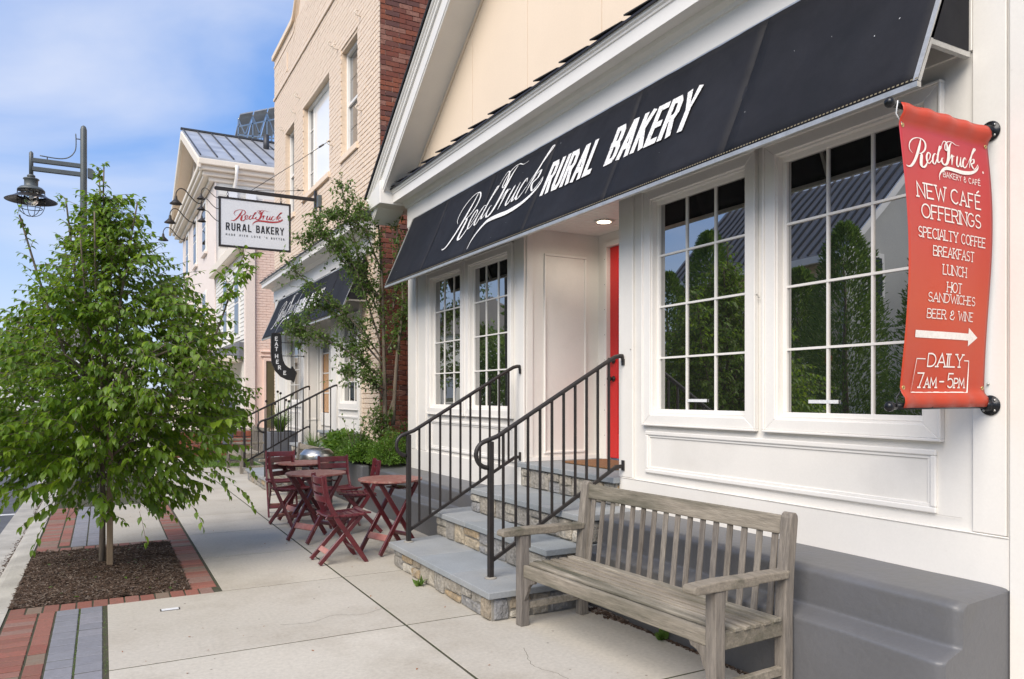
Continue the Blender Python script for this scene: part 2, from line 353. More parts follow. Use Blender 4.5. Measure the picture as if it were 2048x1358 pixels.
M['leaf_far'] = leafmat('yellow_green_far_leaf', [(.14,.24,.05),(.10,.18,.035),(.20,.30,.06)])  # yellow-green leaf colours of the round trees
M['dead'] = mat('dead_brown_leaf', (.34,.12,.03), (.24,.08,.02), scale=9, rough=.8)

# ---------------------------------------------------------------- lettering (stroke alphabet)
def _A(cx, cy, rx, ry, a0, a1, n=9): return arc(cx, cy, rx, ry, a0, a1, n)
GL = {   # strokes on a cell 1 high; value = (width, [strokes])
 'A': (.62, [[(0,0),(.31,1),(.62,0)], [(.12,.34),(.50,.34)]]),
 'B': (.54, [[(0,0),(0,1)], [(0,1),(.30,1)]+_A(.30,.76,.22,.24,90,-90)+[(0,.52)], [(0,.52),(.32,.52)]+_A(.30,.26,.25,.26,90,-90)+[(0,0)]]),
 'C': (.62, [_A(.34,.5,.34,.5,48,312,16)]),
 'D': (.60, [[(0,0),(0,1)], [(0,1),(.22,1)]+_A(.22,.5,.38,.5,90,-90,14)+[(0,0)]]),
 'E': (.50, [[(.48,1),(0,1),(0,0),(.50,0)], [(0,.52),(.38,.52)]]),
 'F': (.48, [[(.48,1),(0,1),(0,0)], [(0,.52),(.38,.52)]]),
 'G': (.66, [_A(.34,.5,.34,.5,48,330,16)+[(.64,.45),(.40,.45)]]),
 'H': (.58, [[(0,0),(0,1)], [(.58,0),(.58,1)], [(0,.5),(.58,.5)]]),
 'I': (.04, [[(.02,0),(.02,1)]]),
 'K': (.56, [[(0,0),(0,1)], [(.52,1),(.02,.40)], [(.18,.58),(.56,0)]]),
 'L': (.46, [[(0,1),(0,0),(.46,0)]]),
 'M': (.72, [[(0,0),(.06,1),(.36,.28),(.66,1),(.72,0)]]),
 'N': (.60, [[(0,0),(0,1),(.60,0),(.60,1)]]),
 'O': (.70, [_A(.35,.5,.35,.5,90,450,22)]),
 'P': (.50, [[(0,0),(0,1)], [(0,1),(.26,1)]+_A(.26,.74,.24,.26,90,-90)+[(0,.48)]]),
 'R': (.54, [[(0,0),(0,1)], [(0,1),(.28,1)]+_A(.28,.75,.22,.25,90,-90)+[(0,.50)], [(.24,.50),(.54,0)]]),
 'S': (.52, [_A(.27,.75,.23,.25,40,270,10)+_A(.27,.25,.25,.25,90,-150,10)]),
 'T': (.56, [[(0,1),(.56,1)], [(.28,1),(.28,0)]]),
 'U': (.56, [[(0,1),(0,.3)]+_A(.28,.28,.28,.28,180,360,12)+[(.56,1)]]),
 'V': (.60, [[(0,1),(.30,0),(.60,1)]]),
 'W': (.86, [[(0,1),(.22,0),(.43,.8),(.64,0),(.86,1)]]),
 'Y': (.58, [[(0,1),(.29,.48),(.58,1)], [(.29,.48),(.29,0)]]),
 '7': (.50, [[(0,1),(.50,1),(.18,0)]]),
 '5': (.50, [[(.46,1),(.08,1),(.05,.56)]+_A(.24,.32,.25,.32,125,-140,12)]),
 '&': (.56, [[(.56,.30),(.40,.0),(.16,0)]+_A(.18,.26,.17,.25,250,90,8)+_A(.24,.76,.15,.24,250,-60,10)+[(.02,.40),]]),
 '-': (.34, [[(.02,.42),(.32,.42)]]),
 "'": (.10, [[(.06,1),(.02,.8)]]),
}
# condensed block capitals, thick strokes with squared corners
BL = {
 'R': (.60, [[(.0,0),(0,1)], [(0,1),(.38,1),(.50,.88),(.50,.62),(.38,.50),(0,.50)], [(.30,.50),(.52,0)]]),
 'U': (.56, [[(0,1),(0,.14),(.12,0),(.42,0),(.54,.14),(.54,1)]]),
 'A': (.66, [[(0,0),(.24,1),(.36,1),(.60,0)], [(.10,.26),(.50,.26)]]),
 'L': (.46, [[(0,1),(0,0),(.44,0)]]),
 'B': (.58, [[(0,0),(0,1)], [(0,1),(.38,1),(.50,.88),(.50,.64),(.40,.52),(0,.52)], [(.2,.52),(.40,.52),(.54,.38),(.54,.12),(.42,0),(0,0)]]),
 'K': (.58, [[(0,0),(0,1)], [(.52,1),(.06,.44)], [(.18,.56),(.56,0)]]),
 'E': (.50, [[(.46,1),(0,1),(0,0),(.48,0)], [(0,.5),(.38,.5)]]),
 'Y': (.60, [[(0,1),(.29,.46),(.58,1)], [(.29,.50),(.29,0)]]),
 'T': (.56, [[(0,1),(.56,1)], [(.28,1),(.28,0)]]),
 'H': (.56, [[(0,0),(0,1)], [(.54,0),(.54,1)], [(0,.5),(.54,.5)]]),
}
# script capitals and letters of the cafe name, traced as pen strokes (x right, y up), last item = pen weight
def _S(P): return [((x-300)/100, (600-(y-.118*(x-300)))/100) for x, y in P]
SCRIPT = [
 (_S([(505,388),(480,440),(440,505),(395,560),(345,597),(300,602),(285,592)]), 1.35),
 (_S([(378,498),(345,470),(352,425),(395,393),(460,380),(525,392),(556,425),(545,468),(500,497),(455,500),(470,498)]), .85),
 (_S([(468,500),(492,512),(480,555),(478,590),(505,607),(540,590),(562,560)]), 1.5),
 (_S([(562,560),(592,538),(606,508),(583,493),(556,520),(556,560),(580,577),(612,560),(630,540)]), .9),
 (_S([(700,508),(670,500),(640,528),(634,566),(658,580),(690,545),(704,515)]), .9),
 (_S([(704,520),(745,470),(768,448),(752,440),(726,480),(700,540),(708,568),(735,560),(752,545)]), .95),
 (_S([(768,455),(790,415),(822,396),(848,410),(856,445),(840,470),(820,455),(832,420),(876,398),(935,400),(990,420),(1042,424)]), .85),
 (_S([(925,404),(893,430),(868,480),(852,535),(825,574),(785,584),(758,562),(764,535),(786,532)]), 1.45),
 (_S([(880,535),(902,508),(914,506),(908,540),(894,584)]), 1.0),
 (_S([(900,556),(916,526),(934,510),(950,514)]), .7),
 (_S([(966,545),(990,515),(984,530),(970,575),(986,594),(1010,578),(1034,535)]), .9),
 (_S([(1044,515),(1030,560),(1034,592),(1058,584),(1072,562)]), .9),
 (_S([(1122,540),(1108,520),(1080,538),(1066,575),(1084,600),(1114,590),(1138,565)]), .95),
 (_S([(1138,572),(1185,520),(1245,470),(1275,448),(1256,444),(1215,490),(1180,548),(1160,600)]), .9),
 (_S([(1172,570),(1205,535),(1236,530),(1232,556),(1196,568),(1206,592),(1232,610),(1262,596),(1285,572)]), .9),
 (_S([(1285,572),(1288,596),(1250,622),(1170,640),(1050,640),(920,622),(815,612),(745,632),(705,668),(702,705)]), -1.7),
]
def ribbon(mb, pts, width, off, mp_, ends=0.0, var=None):
    """flat ribbon along 2D pts; mp_(u, v, n) -> 3D; off = lift off the surface; width may be a function of (i, n, dir)"""
    P = [Vector((p[0], p[1])) for p in pts]
    P = [p for i, p in enumerate(P) if i == 0 or (p-P[i-1]).length > 1e-5]
    n = len(P)
    if n < 2: return
    closed = (P[0]-P[-1]).length < 1e-4 and n > 3
    if ends and not closed:
        P[0] = P[0]-(P[1]-P[0]).normalized()*ends; P[-1] = P[-1]+(P[-1]-P[-2]).normalized()*ends
    vs = []
    for i in range(n):
        if closed and i in (0, n-1): a = (P[-1]-P[-2]).normalized(); b = (P[1]-P[0]).normalized()
        else:
            a = (P[i]-P[i-1]).normalized() if i else (P[1]-P[0]).normalized()
            b = (P[i+1]-P[i]).normalized() if i < n-1 else a
        na = Vector((-a.y, a.x)); nb = Vector((-b.y, b.x)); m = na+nb
        if m.length < 1e-4: m = na.copy()
        m.normalize(); k = 1/max(.45, m.dot(na))
        w = width(i, n, (a+b)) if callable(width) else width
        vs.append(mp_(*(P[i]+m*(w/2*k)), off)); vs.append(mp_(*(P[i]-m*(w/2*k)), off))
    mb.add(vs, [(2*i, 2*i+1, 2*i+3, 2*i+2) for i in range(n-1)])
def text_strokes(mb, txt, x, y, h, mp_, weight=.1, glyphs=GL, sx=1.0, gap=.2, slant=0, serif=True, small=None, space=.45, center=None, fit=None, off0=.0026):
    """returns the width written; characters after '_' are written at the size small"""
    def layout(sc):
        cur = 0; res = []; sm = False
        for ch in txt:
            if ch == '_': sm = True; continue
            if ch == ' ': cur += space*h*sc; sm = False; continue
            hh = h*(small if (sm and small) else 1)
            w, st = glyphs[ch if ch != 'É' else 'E']
            res.append((ch, cur, hh, st, w)); cur += (w*hh*sx+gap*hh)*sc
        return res, cur-gap*h*sc
    sc = 1.0
    res, W = layout(1.0)
    if fit: sc = fit/W; res, W = layout(sc)
    if center is not None: x = center-W/2
    k = 0; words = isinstance(mb, list); cur_mb = mb if not words else MB(); last = None
    if words: mb.append(cur_mb)
    spots_ = []; q_ = 0
    for c_ in txt:
        if c_ == ' ': q_ += 1
        elif c_ != '_': spots_.append(q_)
    for ci, (ch, cx, hh, st, w) in enumerate(res):
        if words and last is not None and spots_[ci] != last: cur_mb = MB(); mb.append(cur_mb)
        last = spots_[ci]
        strokes = list(st)
        if ch == 'É': strokes.append([(.16,1.16),(.36,1.32)])
        ends = [s_[j] for s_ in strokes for j in (0, -1)]
        if serif:
            extra = []
            for s_ in strokes:
                for j, jj in ((0,1), (-1,-2)):
                    p, q = s_[j], s_[jj]
                    if (abs(p[1]) < .01 or abs(p[1]-1) < .01) and abs(p[1]-q[1]) > .3 and sum(1 for e in ends if e == p) == 1:
                        extra.append([(p[0]-.11, p[1]), (p[0]+.11, p[1])])
            strokes += extra
        for s_ in strokes:
            k += 1
            pts = [(x+cx+(px*hh*sx*sc)+slant*(py*hh), y+py*hh) for px, py in s_]
            ribbon(cur_mb, pts, weight*h*(1 if serif is False else .9), off0+.00025*(k % 4), mp_, ends=(weight*h*.5 if not serif else weight*h*.35))
    return W
def script_strokes(mb, x, y, w, mp_, slant=0, hs_=1.0, weight=.16, off0=.0028, upto=None):
    k = w/10.0
    for i, (pts, wt) in enumerate(SCRIPT):
        P = catmull(pts, 7)
        P = [(x+(px+slant*py)*k, y+py*k*hs_) for px, py in P]
        if wt < 0:
            fn = lambda i_, n_, d, W=-wt: k*(.05+weight*W*math.sin(math.pi*min(1, i_/(n_-1)))**1.3)
        else:
            def fn(i_, n_, d, W=wt):
                v = d.normalized() if d.length > 1e-6 else Vector((1,0))
                e = min(1, 3.2*min(i_, n_-1-i_)/(n_-1)+.25)
                return k*weight*W*(.42+1.05*abs(v.y)**1.2*(1 if v.y < 0 else .55))*e
        ribbon(mb, P, fn, off0+.00025*(i % 4), mp_)

# ---------------------------------------------------------------- generic builders
def wall_cells(mb, axis, c0, c1, u0, u1, z0, z1, holes):
    """wall slab between c0..c1 on 'axis', spanning u and z with rectangular openings (u0,u1,z0,z1)"""
    us = sorted({u0, u1, *[min(max(h[i], u0), u1) for h in holes for i in (0, 1)]})
    for a, b in zip(us, us[1:]):
        if b-a < 1e-6: continue
        m = (a+b)/2; hz = sorted([(h[2], h[3]) for h in holes if h[0] < m < h[1]]); z = z0
        for q0, q1 in hz+[(z1, z1)]:
            if q0 > z+1e-6:
                if axis == 'x': mb.box(c0, c1, a, b, z, q0)
                else: mb.box(a, b, c0, c1, z, q0)
            z = max(z, q1)
    return mb
def set_var(me, island_faces=6):
    at = me.attributes.new('var', 'FLOAT', 'FACE'); n = len(me.polygons); rr = random.Random(n)
    vals = []
    while len(vals) < n: vals += [rr.random()]*island_faces
    at.data.foreach_set('value', vals[:n])
def brick_face(parent, axis, c, out, u0, u1, z0, z1, holes, m, bw=.203, bh=.065, j=.010, dep=.02, limit=300, name='brick', near=None, jit=.0025, see=None):
    """courses of bricks proud of a mortar plane at c; out = +1/-1 outward along axis. nearest full bricks are single parts"""
    rr = random.Random(int(c*100)+5); full = []; rest = MB(); n = 0
    z = z0
    row = 0
    while z+bh <= z1+1e-6:
        u = u0-(bw+j)/2*(row % 2)
        while u < u1:
            a, b = max(u, u0), min(u+bw, u1)
            segs = [(a, b)]
            for h in holes:
                if h[2] < z+bh-.004 and h[3] > z+.004:
                    ns = []
                    for s0, s1 in segs:
                        if h[1] <= s0 or h[0] >= s1: ns.append((s0, s1)); continue
                        if h[0] > s0: ns.append((s0, h[0]))
                        if h[1] < s1: ns.append((h[1], s1))
                    segs = ns
            for s0, s1 in segs:
                if s1-s0 < .02: continue
                pr_ = rr.uniform(-jit, jit)
                if s1-s0 > bw-.002 and (see is None or see((s0+s1)/2, z)): full.append(((s0+s1)/2, z+bh/2, pr_))
                else: full.append(None); rest_add(rest, axis, c, out, s0, s1, z, z+bh, dep+pr_)
            u += bw+j
        z += bh+j; row += 1
    fl = [q for q in full if q]
    def dist(q): 
        p = (c, q[0], q[1]) if axis == 'x' else (q[0], c, q[1])
        return p[0]**2+p[1]**2+(p[2]-1.5)**2
    fl.sort(key=dist)
    mb = MB()
    if axis == 'x': mb.box(-dep*out*0, dep*out, -bw/2, bw/2, -bh/2, bh/2)
    else: mb.box(-bw/2, bw/2, 0, dep*out, -bh/2, bh/2)
    # soft arrises: chamfer the outward face
    mb2 = chamfer_brick(axis, out, bw, bh, dep)
    me = mb2.mesh(name, m)
    for q in fl[:limit]:
        loc = (c+q[2]*out, q[0], q[1]) if axis == 'x' else (q[0], c+q[2]*out, q[1])
        inst(name, me, parent, loc)
    for q in fl[limit:]:
        rest_add(rest, axis, c, out, q[0]-bw/2, q[0]+bw/2, q[1]-bh/2, q[1]+bh/2, dep+q[2])
    if rest.v:
        o = rest.build('brickwork', m, parent, kind='stuff'); set_var(o.data)
def chamfer_brick(axis, out, bw, bh, dep, ch=.004):
    mb = MB()
    def P(u, z, d): return (d*out, u, z) if axis == 'x' else (u, d*out, z)
    a, b = bw/2, bh/2
    ring0 = [P(-a,-b,0), P(a,-b,0), P(a,b,0), P(-a,b,0)]; ring1 = [P(-a,-b,dep-ch), P(a,-b,dep-ch), P(a,b,dep-ch), P(-a,b,dep-ch)]
    ring2 = [P(-a+ch,-b+ch,dep), P(a-ch,-b+ch,dep), P(a-ch,b-ch,dep), P(-a+ch,b-ch,dep)]
    fs = [(i,(i+1)%4,4+(i+1)%4,4+i) for i in range(4)]+[(4+i,4+(i+1)%4,8+(i+1)%4,8+i) for i in range(4)]+[(8,9,10,11)]
    flip = (axis == 'x' and out < 0) or (axis == 'y' and out > 0)
    if flip: fs = [tuple(reversed(f)) for f in fs]
    return mb.add(ring0+ring1+ring2, fs)
def rest_add(rest, axis, c, out, s0, s1, z0, z1, d):
    if axis == 'x': rest.box(c, c+d*out, s0, s1, z0, z1)
    else: rest.box(s0, s1, c, c+d*out, z0, z1)

def window(parent, y0, y1, z0, z1, xw, cols, rows, cas=.105, depth=.07, sill=True, gm='glass', cm='white_trim', mitre=True, casz=None, mw=.0135):
    """window in the plane x = xw facing -x: casing (part), sash, panes and muntins as sub-parts"""
    f = MB(); c = cas; t = .028; cz = casz or cas
    # mitred casing: four trapezoid boards
    O = [(y0-c, z0-cz), (y1+c, z0-cz), (y1+c, z1+cz), (y0-c, z1+cz)]; I = [(y0, z0), (y1, z0), (y1, z1), (y0, z1)]
    for i in range(4):
        j = (i+1) % 4; g = .0012
        f.prism([(xw, *O[i]), (xw, *O[j]), (xw, *I[j]), (xw, *I[i])], None, (-t, 0, 0))
    w = f.build('window', M[cm], parent, bevel=.003, recalc=True)
    # back-band around the casing and inner stop
    b = MB(); e = .014
    for (a0, a1, b0, b1) in ((y0-c-e, y1+c+e, z0-cz-e, z0-cz), (y0-c-e, y1+c+e, z1+cz, z1+cz+e), (y0-c-e, y0-c, z0-cz, z1+cz), (y1+c, y1+c+e, z0-cz, z1+cz)):
        b.box(xw-t-.010, xw-.001, a0, a1, b0, b1)
    b.build('back_band', M[cm], w, bevel=.003)
    s = MB(); q = .03; xg = xw+depth
    # jamb liners and sash bars
    s.box(xw-.012, xg+.03, y0-.004, y0+.012, z0, z1); s.box(xw-.012, xg+.03, y1-.012, y1+.004, z0, z1)
    s.box(xw-.012, xg+.03, y0+.012, y1-.012, z1-.012, z1+.004); s.box(xw-.012, xg+.03, y0+.012, y1-.012, z0-.004, z0+.012)
    s.build('jamb', M[cm], w)
    s = MB(); a0, a1, b0, b1 = y0+.012, y1-.012, z0+.012, z1-.012
    for (p0, p1, r0, r1) in ((a0, a1, b0, b0+q), (a0, a1, b1-q, b1), (a0, a0+q, b0+q, b1-q), (a1-q, a1, b0+q, b1-q)):
        s.box(xg-.02, xg+.022, p0, p1, r0, r1)
    s.build('sash', M[cm], w, bevel=.003)
    a0 += q; a1 -= q; b0 += q; b1 -= q
    dy = (a1-a0)/cols; dz = (b1-b0)/rows
    for i in range(cols):
        for k in range(rows):
            MB().add([(xg, a0+dy*i+.001, b0+dz*k+.001), (xg, a0+dy*(i+1)-.001, b0+dz*k+.001), (xg, a0+dy*(i+1)-.001, b0+dz*(k+1)-.001), (xg, a0+dy*i+.001, b0+dz*(k+1)-.001)],
                     [(3,2,1,0)]).build('pane', M[gm], w)
    for i in range(1, cols):
        MB().box(xg-.010, xg+.012, a0+dy*i-mw/2, a0+dy*i+mw/2, b0, b1).build('muntin', M[cm], w)
    for k in range(1, rows):
        mb = MB()
        mb.box(xg-.013, xg+.010, a0, a1, b0+dz*k-mw/2, b0+dz*k+mw/2)
        mb.build('muntin', M[cm], w)
    return w
def molding_rect(parent, xw, y0, y1, z0, z1, w=.03, t=.016, name='panel_molding', m='white_trim'):
    mb = MB()
    for a0, a1, b0, b1 in ((y0, y1, z0, z0+w), (y0, y1, z1-w, z1), (y0, y0+w, z0+w, z1-w), (y1-w, y1, z0+w, z1-w)):
        mb.box(xw-t, xw+.002, a0, a1, b0, b1)
        i = w*.3
    o = mb.build(name, M[m], parent, bevel=.006, seg=2)
    mb = MB(); k = w*.55
    for a0, a1, b0, b1 in ((y0+w, y1-w, z0+w, z0+w+k), (y0+w, y1-w, z1-w-k, z1-w), (y0+w, y0+w+k, z0+w+k, z1-w-k), (y1-w-k, y1-w, z0+w+k, z1-w-k)):
        mb.box(xw-t*.45, xw+.002, a0, a1, b0, b1)
    mb.build('inner_bead', M[m], o, bevel=.002)
    return o
def profile_y(name, m, parent, prof, y0, y1, **kw):
    """extrude an (x, z) profile along y"""
    mb = MB(); mb.prism([(x, y0, z) for x, z in prof], None, (0, y1-y0, 0))
    return mb.build(name, M[m], parent, recalc=True, **kw)
def stones(parent, a, b, z0, z1, seed=1, proud=.012, name='stone', wmin=.12, wmax=.26, top_only=False):
    """irregular cladding stones on the vertical face from ground point a to b (outward = right-hand side of a->b)"""
    rr = random.Random(seed); a = Vector((*a, 0)); b = Vector((*b, 0)); d = (b-a); Lw = d.length; d.normalize(); nrm = Vector((d.y, -d.x, 0))
    H = z1-z0; u = .004; cells = []
    while u < Lw-.03:
        w = min(rr.uniform(wmin, wmax), Lw-u-.004)
        if Lw-u-w < .07: w = Lw-u-.004
        r = rr.random()
        if r < .42 or H < .12: cells.append((u, u+w, 0, H))
        elif r < .8:
            k = rr.uniform(.35, .65)*H; cells.append((u, u+w, 0, k)); cells.append((u, u+w, k, H))
        else:
            k = rr.uniform(.35, .6)*H; q = rr.uniform(.4, .6)*w
            cells.append((u, u+w, 0, k)); cells.append((u, u+q, k, H)); cells.append((u+q, u+w, k, H))
        u += w
    for (u0, u1, h0, h1) in cells:
        g = .006; j = lambda s: rr.uniform(-s, s)
        P = [(u0+g+abs(j(.012)), h0+g+abs(j(.008))), ((u0+u1)/2+j(.02), h0+g+j(.003)), (u1-g-abs(j(.012)), h0+g+abs(j(.008))), (u1-g+j(.004), (h0+h1)/2+j(.015)),
             (u1-g-abs(j(.014)), h1-g-abs(j(.01))), ((u0+u1)/2+j(.02), h1-g+j(.003)), (u0+g+abs(j(.014)), h1-g-abs(j(.01))), (u0+g+j(.004), (h0+h1)/2+j(.015))]
        cu, ch = sum(p[0] for p in P)/8, sum(p[1] for p in P)/8
        f = lambda p, off: a+d*p[0]+nrm*off+Vector((0,0,z0+p[1]))
        tilt = (j(.006), j(.006)); pr_ = proud*rr.uniform(.7, 1.6)
        r0 = [f(p, -.02) for p in P]; r1 = [f(p, pr_*.5) for p in P]
        r2 = [f((cu+(p[0]-cu)*.88, ch+(p[1]-ch)*.86), pr_+tilt[0]*(p[0]-cu)/.1+tilt[1]*(p[1]-ch)/.1) for p in P]
        c = f((cu, ch), pr_*1.25)
        mb = MB(); vs = r0+r1+r2+[c]
        fs = [(i, (i+1)%8, 8+(i+1)%8, 8+i) for i in range(8)]+[(8+i, 8+(i+1)%8, 16+(i+1)%8, 16+i) for i in range(8)]+[(16+i, 16+(i+1)%8, 24) for i in range(8)]
        mb.add(vs, fs); mb.build(name, M['stone'], parent, recalc=True)

# ---- leaves
def leaf_pts(ln, w, droop=.3):
    """a folded, curved leaf as 2x3 quads along +x, tip down"""
    xs = [0, .28, .62, 1]; ws = [0.06, .5, .42, 0.02]; vs = []
    for x, q in zip(xs, ws):
        z = -droop*ln*x*x
        vs += [(x*ln, -q*w, z+.10*w*(1 if q > .2 else 0)), (x*ln, 0, z), (x*ln, q*w, z+.10*w*(1 if q > .2 else 0))]
    fs = []
    for i in range(3):
        fs += [(3*i, 3*i+3, 3*i+4, 3*i+1), (3*i+1, 3*i+4, 3*i+5, 3*i+2)]
    return vs, fs
def leaves_mesh(name, m, items, parent, kind='stuff', simple=False, ln0=1.0, wr=.5, droop=.3):
    """items: (pos, dir, up, length, var)"""
    V = []; F = []; var = []
    base, bf = leaf_pts(1, wr, droop)
    if simple: base = [(0,0,0),(.45,-.5*wr,.03),(1,0,-droop*.6),(.45,.5*wr,.03)]; bf = [(0,1,2,3)]
    for p, d, up, ln, vv in items:
        d = d.normalized(); s = d.cross(up)
        if s.length < 1e-3: s = d.cross(Vector((1,0,.3)))
        s.normalize(); u = s.cross(d); b = len(V)
        px, py, pz = p
        for x, y, z in base:
            V.append((px+(d.x*x+s.x*y+u.x*z)*ln, py+(d.y*x+s.y*y+u.y*z)*ln, pz+(d.z*x+s.z*y+u.z*z)*ln))
        for f in bf: F.append(tuple(b+i for i in f)); var.append(vv)
    if parent is not None:
        w = world_loc(parent); V = [(a-w.x, b_-w.y, c-w.z) for a, b_, c in V]
    me = bpy.data.meshes.new(name); me.from_pydata(V, [], F); me.materials.append(m)
    at = me.attributes.new('var', 'FLOAT', 'FACE'); at.data.foreach_set('value', var)
    o = bpy.data.objects.new(name, me); COL.objects.link(o)
    if parent is not None: o.parent = parent
    if kind: o['kind'] = kind
    return o

# ================================================================ SETTING: ground
def structure(o, name=None):
    o['kind'] = 'structure'; return o
structure(MB().box(-400, 500, -300, 700, -1.2, -.30).build('ground', mat('bare_ground', (.20,.20,.12), (.15,.17,.08), scale=.3, rough=1)))
st = structure(MB().box(-9.2, -1.05, -60, 400, -.29, -.125).build('street', M['asphalt']))
for y in range(9, 70, 6):
    MB().box(-3.5, -1.05, y+3.2, y+3.3, -.125, -.121).build('parking_line', M['line'], st)
MB().box(-5.5, -5.38, -60, 300, -.125, -.121).build('centre_line', M['line'], st)
gut = structure(bpy.data.objects.new('gutter', None)); COL.objects.link(gut)
y = -6.0
while y < 60:
    mb = MB(); g = .004
    mb.prism([(-1.05, y+g, -.118), (-.76, y+g, -.135), (-.76, y+g, -.29), (-1.05, y+g, -.29)], None, (0, 3.05-2*g, 0))
    mb.build('gutter_slab', M['curb'], gut, bevel=.005, recalc=True); y += 3.05
curb = structure(bpy.data.objects.new('curb', None)); COL.objects.link(curb)
y = -6.0
while y < 60:
    mb = MB(); g = .004
    pr_ = [(-.77,-.30), (-.765,-.06), (-.755,-.03), (-.735,-.010), (-.70,-.001), (-.66,.002), (-.58,.004), (-.58,-.30)]
    mb.prism([(x, y+g, z) for x, z in pr_], None, (0, 3.05-2*g, 0))
    mb.build('curb_stone', M['curb'], curb, recalc=True); y += 3.05
structure(MB().box(-40, -9.4, -60, 300, -.29, .0).build('far_sidewalk', M['concrete']))
lawn = structure(MB().box(-60, -12.0, -60, 300, -.1, .02).build('far_lawn', mat('far_grass', (.12,.20,.05), (.09,.15,.035), scale=2, rough=1)))

sw = structure(MB().box(-.578, 20, -60, 60, -.30, -.0035).build('sidewalk', M['joint']))
ys = [-1.7, -.1, 1.5, 3.12, 4.655, 6.13, 7.43, 8.75, 10.1, 11.45, 12.8, 14.15, 15.5, 16.85, 18.2, 19.55, 20.9, 22.3]
def slab(x0, x1, y0, y1):
    g = .009; MB().box(x0+g, x1-g, y0+g, y1-g, -.10, 0).build('concrete_slab', M['concrete'], sw, bevel=.002, seg=1)
for a, b in zip(ys, ys[1:]):
    if b < 6.2: slab(.022, 1.74, a, b)
    else: slab(.80, 1.74, a, b)
ys2 = [-1.7, -.1, 1.5, 3.12, 4.655, 6.13, 7.43, 8.75, 10.1, 11.45, 12.8, 14.15, 15.5, 16.85, 18.2, 19.55, 20.9, 22.3]
for a, b in zip(ys2, ys2[1:]):
    if b > 19 : slab(1.74, 9.0, a, b)
    else: slab(1.74, 3.6, a, b)
slab(-.57, 9, 22.3, 60)
# pavers: one brick = .20 x .10
PV = chamfer_top = None
def paver_mesh(lx, ly, m):
    mb = MB(); a, b, h, c = lx/2-.0045, ly/2-.0045, 0, .0028
    mb.add([(-a,-b,-.06),(a,-b,-.06),(a,b,-.06),(-a,b,-.06),(-a,-b,-c),(a,-b,-c),(a,b,-c),(-a,b,-c),(-a+c,-b+c,0),(a-c,-b+c,0),(a-c,b-c,0),(-a+c,b-c,0)],
           [(i,(i+1)%4,4+(i+1)%4,4+i) for i in range(4)]+[(4+i,4+(i+1)%4,8+(i+1)%4,8+i) for i in range(4)]+[(8,9,10,11)])
    return mb.mesh('paver', m)
PM = {k: paver_mesh(k[0], k[1], M[k[2]]) for k in ((.10,.187,'paver_red'),(.19,.10,'paver_red'),(.18,.092,'paver_red'),(.10,.19,'paver_red'),(.141,.14,'paver_gray'))}
rr = random.Random(3)
def pav(k, x, y):
    inst('paver', PM[k], sw, (x, y, rr.uniform(-.0005, .0025)), (rr.uniform(-.012,.012), rr.uniform(-.012,.012), rr.uniform(-.014,.014)))
def column(k, x, y0, y1):
    yy = y1-k[1]/2
    while yy-k[1]/2 > y0-.01: pav(k, x, yy); yy -= k[1]+.002
def patch(y0, y1, grays):
    column((.18,.092,'paver_red'), -.477, y0, y1); column((.10,.19,'paver_red'), -.334, y0, y1)
    for x in grays: column((.141,.14,'paver_gray'), x, y0, y1)
for i in range(14):                 # rows of bricks along the near and far edge of the tree bed
    x = -.518+.1015*i
    if x < .80: pav((.10,.187,'paver_red'), x, 6.202)
    if x < .60: pav((.10,.187,'paver_red'), x, 8.50)
column((.19,.10,'paver_red'), .694, 6.302, 11.6)
patch(3.6, 6.105, (-.211, -.067))
patch(8.60, 11.6, (-.211, -.067))
MB().box(.012, .592, 8.602, 11.6, -.10, 0).build('concrete_slab', M['concrete'], sw, bevel=.003)

# pebbly moss gap between pavers and concrete
mb = MB()
for i in range(500):
    x = .016+rr.uniform(-.013,.050) if i < 0 else rr.uniform(.004,.027); y = rr.uniform(3.6, 6.1); q = rr.uniform(.002,.006)
    mb.obox((x, y, -.012+q*.3), (q,0,rr.uniform(-.4,.4)*q), (rr.uniform(-.3,.3)*q,q*rr.uniform(.6,1.2),0), (0,0,q*.6))
o = mb.build('gravel', mat('joint_gravel', (.2,.18,.13), rand=[(.22,.20,.15),(.10,.11,.05),(.16,.14,.10),(.30,.27,.21)], attr=True, rough=1), sw, kind='stuff'); set_var(o.data)
# moss growing in the paver joints
items = []
for i in range(650):
    y = rr.uniform(4.6, 6.1); x = rr.gauss(-.139, .004) if i % 4 else rr.gauss(.012,.006)
    items.append((Vector((x, y, -.004)), Vector((rr.uniform(-1,1), rr.uniform(-1,1), rr.uniform(.2,1))), Vector((0,0,1)), rr.uniform(.004,.010), rr.random()))
leaves_mesh('moss', M['blade'], items, sw, simple=True)

# tree bed: sunken mulch with a rough surface and loose chips
bed = structure(bpy.data.objects.new('tree_bed', None)); COL.objects.link(bed)
mb = MB(); nx, ny = 60, 100; X0, X1, Y0, Y1 = -.578, .597, 6.297, 8.405
def mz(x, y):
    e = min(x-X0, X1-x, y-Y0, Y1-y)
    return .0+.020*min(1, max(0, e)/.2)+.018*noise.noise(Vector((x*4, y*4, 0)))+.012*noise.noise(Vector((x*17, y*17, 3)))+.05*math.exp(-((x-.03)**2+(y-7.34)**2)/.05)
vs = [(X0+(X1-X0)*i/nx, Y0+(Y1-Y0)*k/ny, mz(X0+(X1-X0)*i/nx, Y0+(Y1-Y0)*k/ny)) for k in range(ny+1) for i in range(nx+1)]
mb.add(vs, [(k*(nx+1)+i, k*(nx+1)+i+1, (k+1)*(nx+1)+i+1, (k+1)*(nx+1)+i) for k in range(ny) for i in range(nx)])
mb.build('mulch_soil', M['mulch'], bed)
mb = MB()
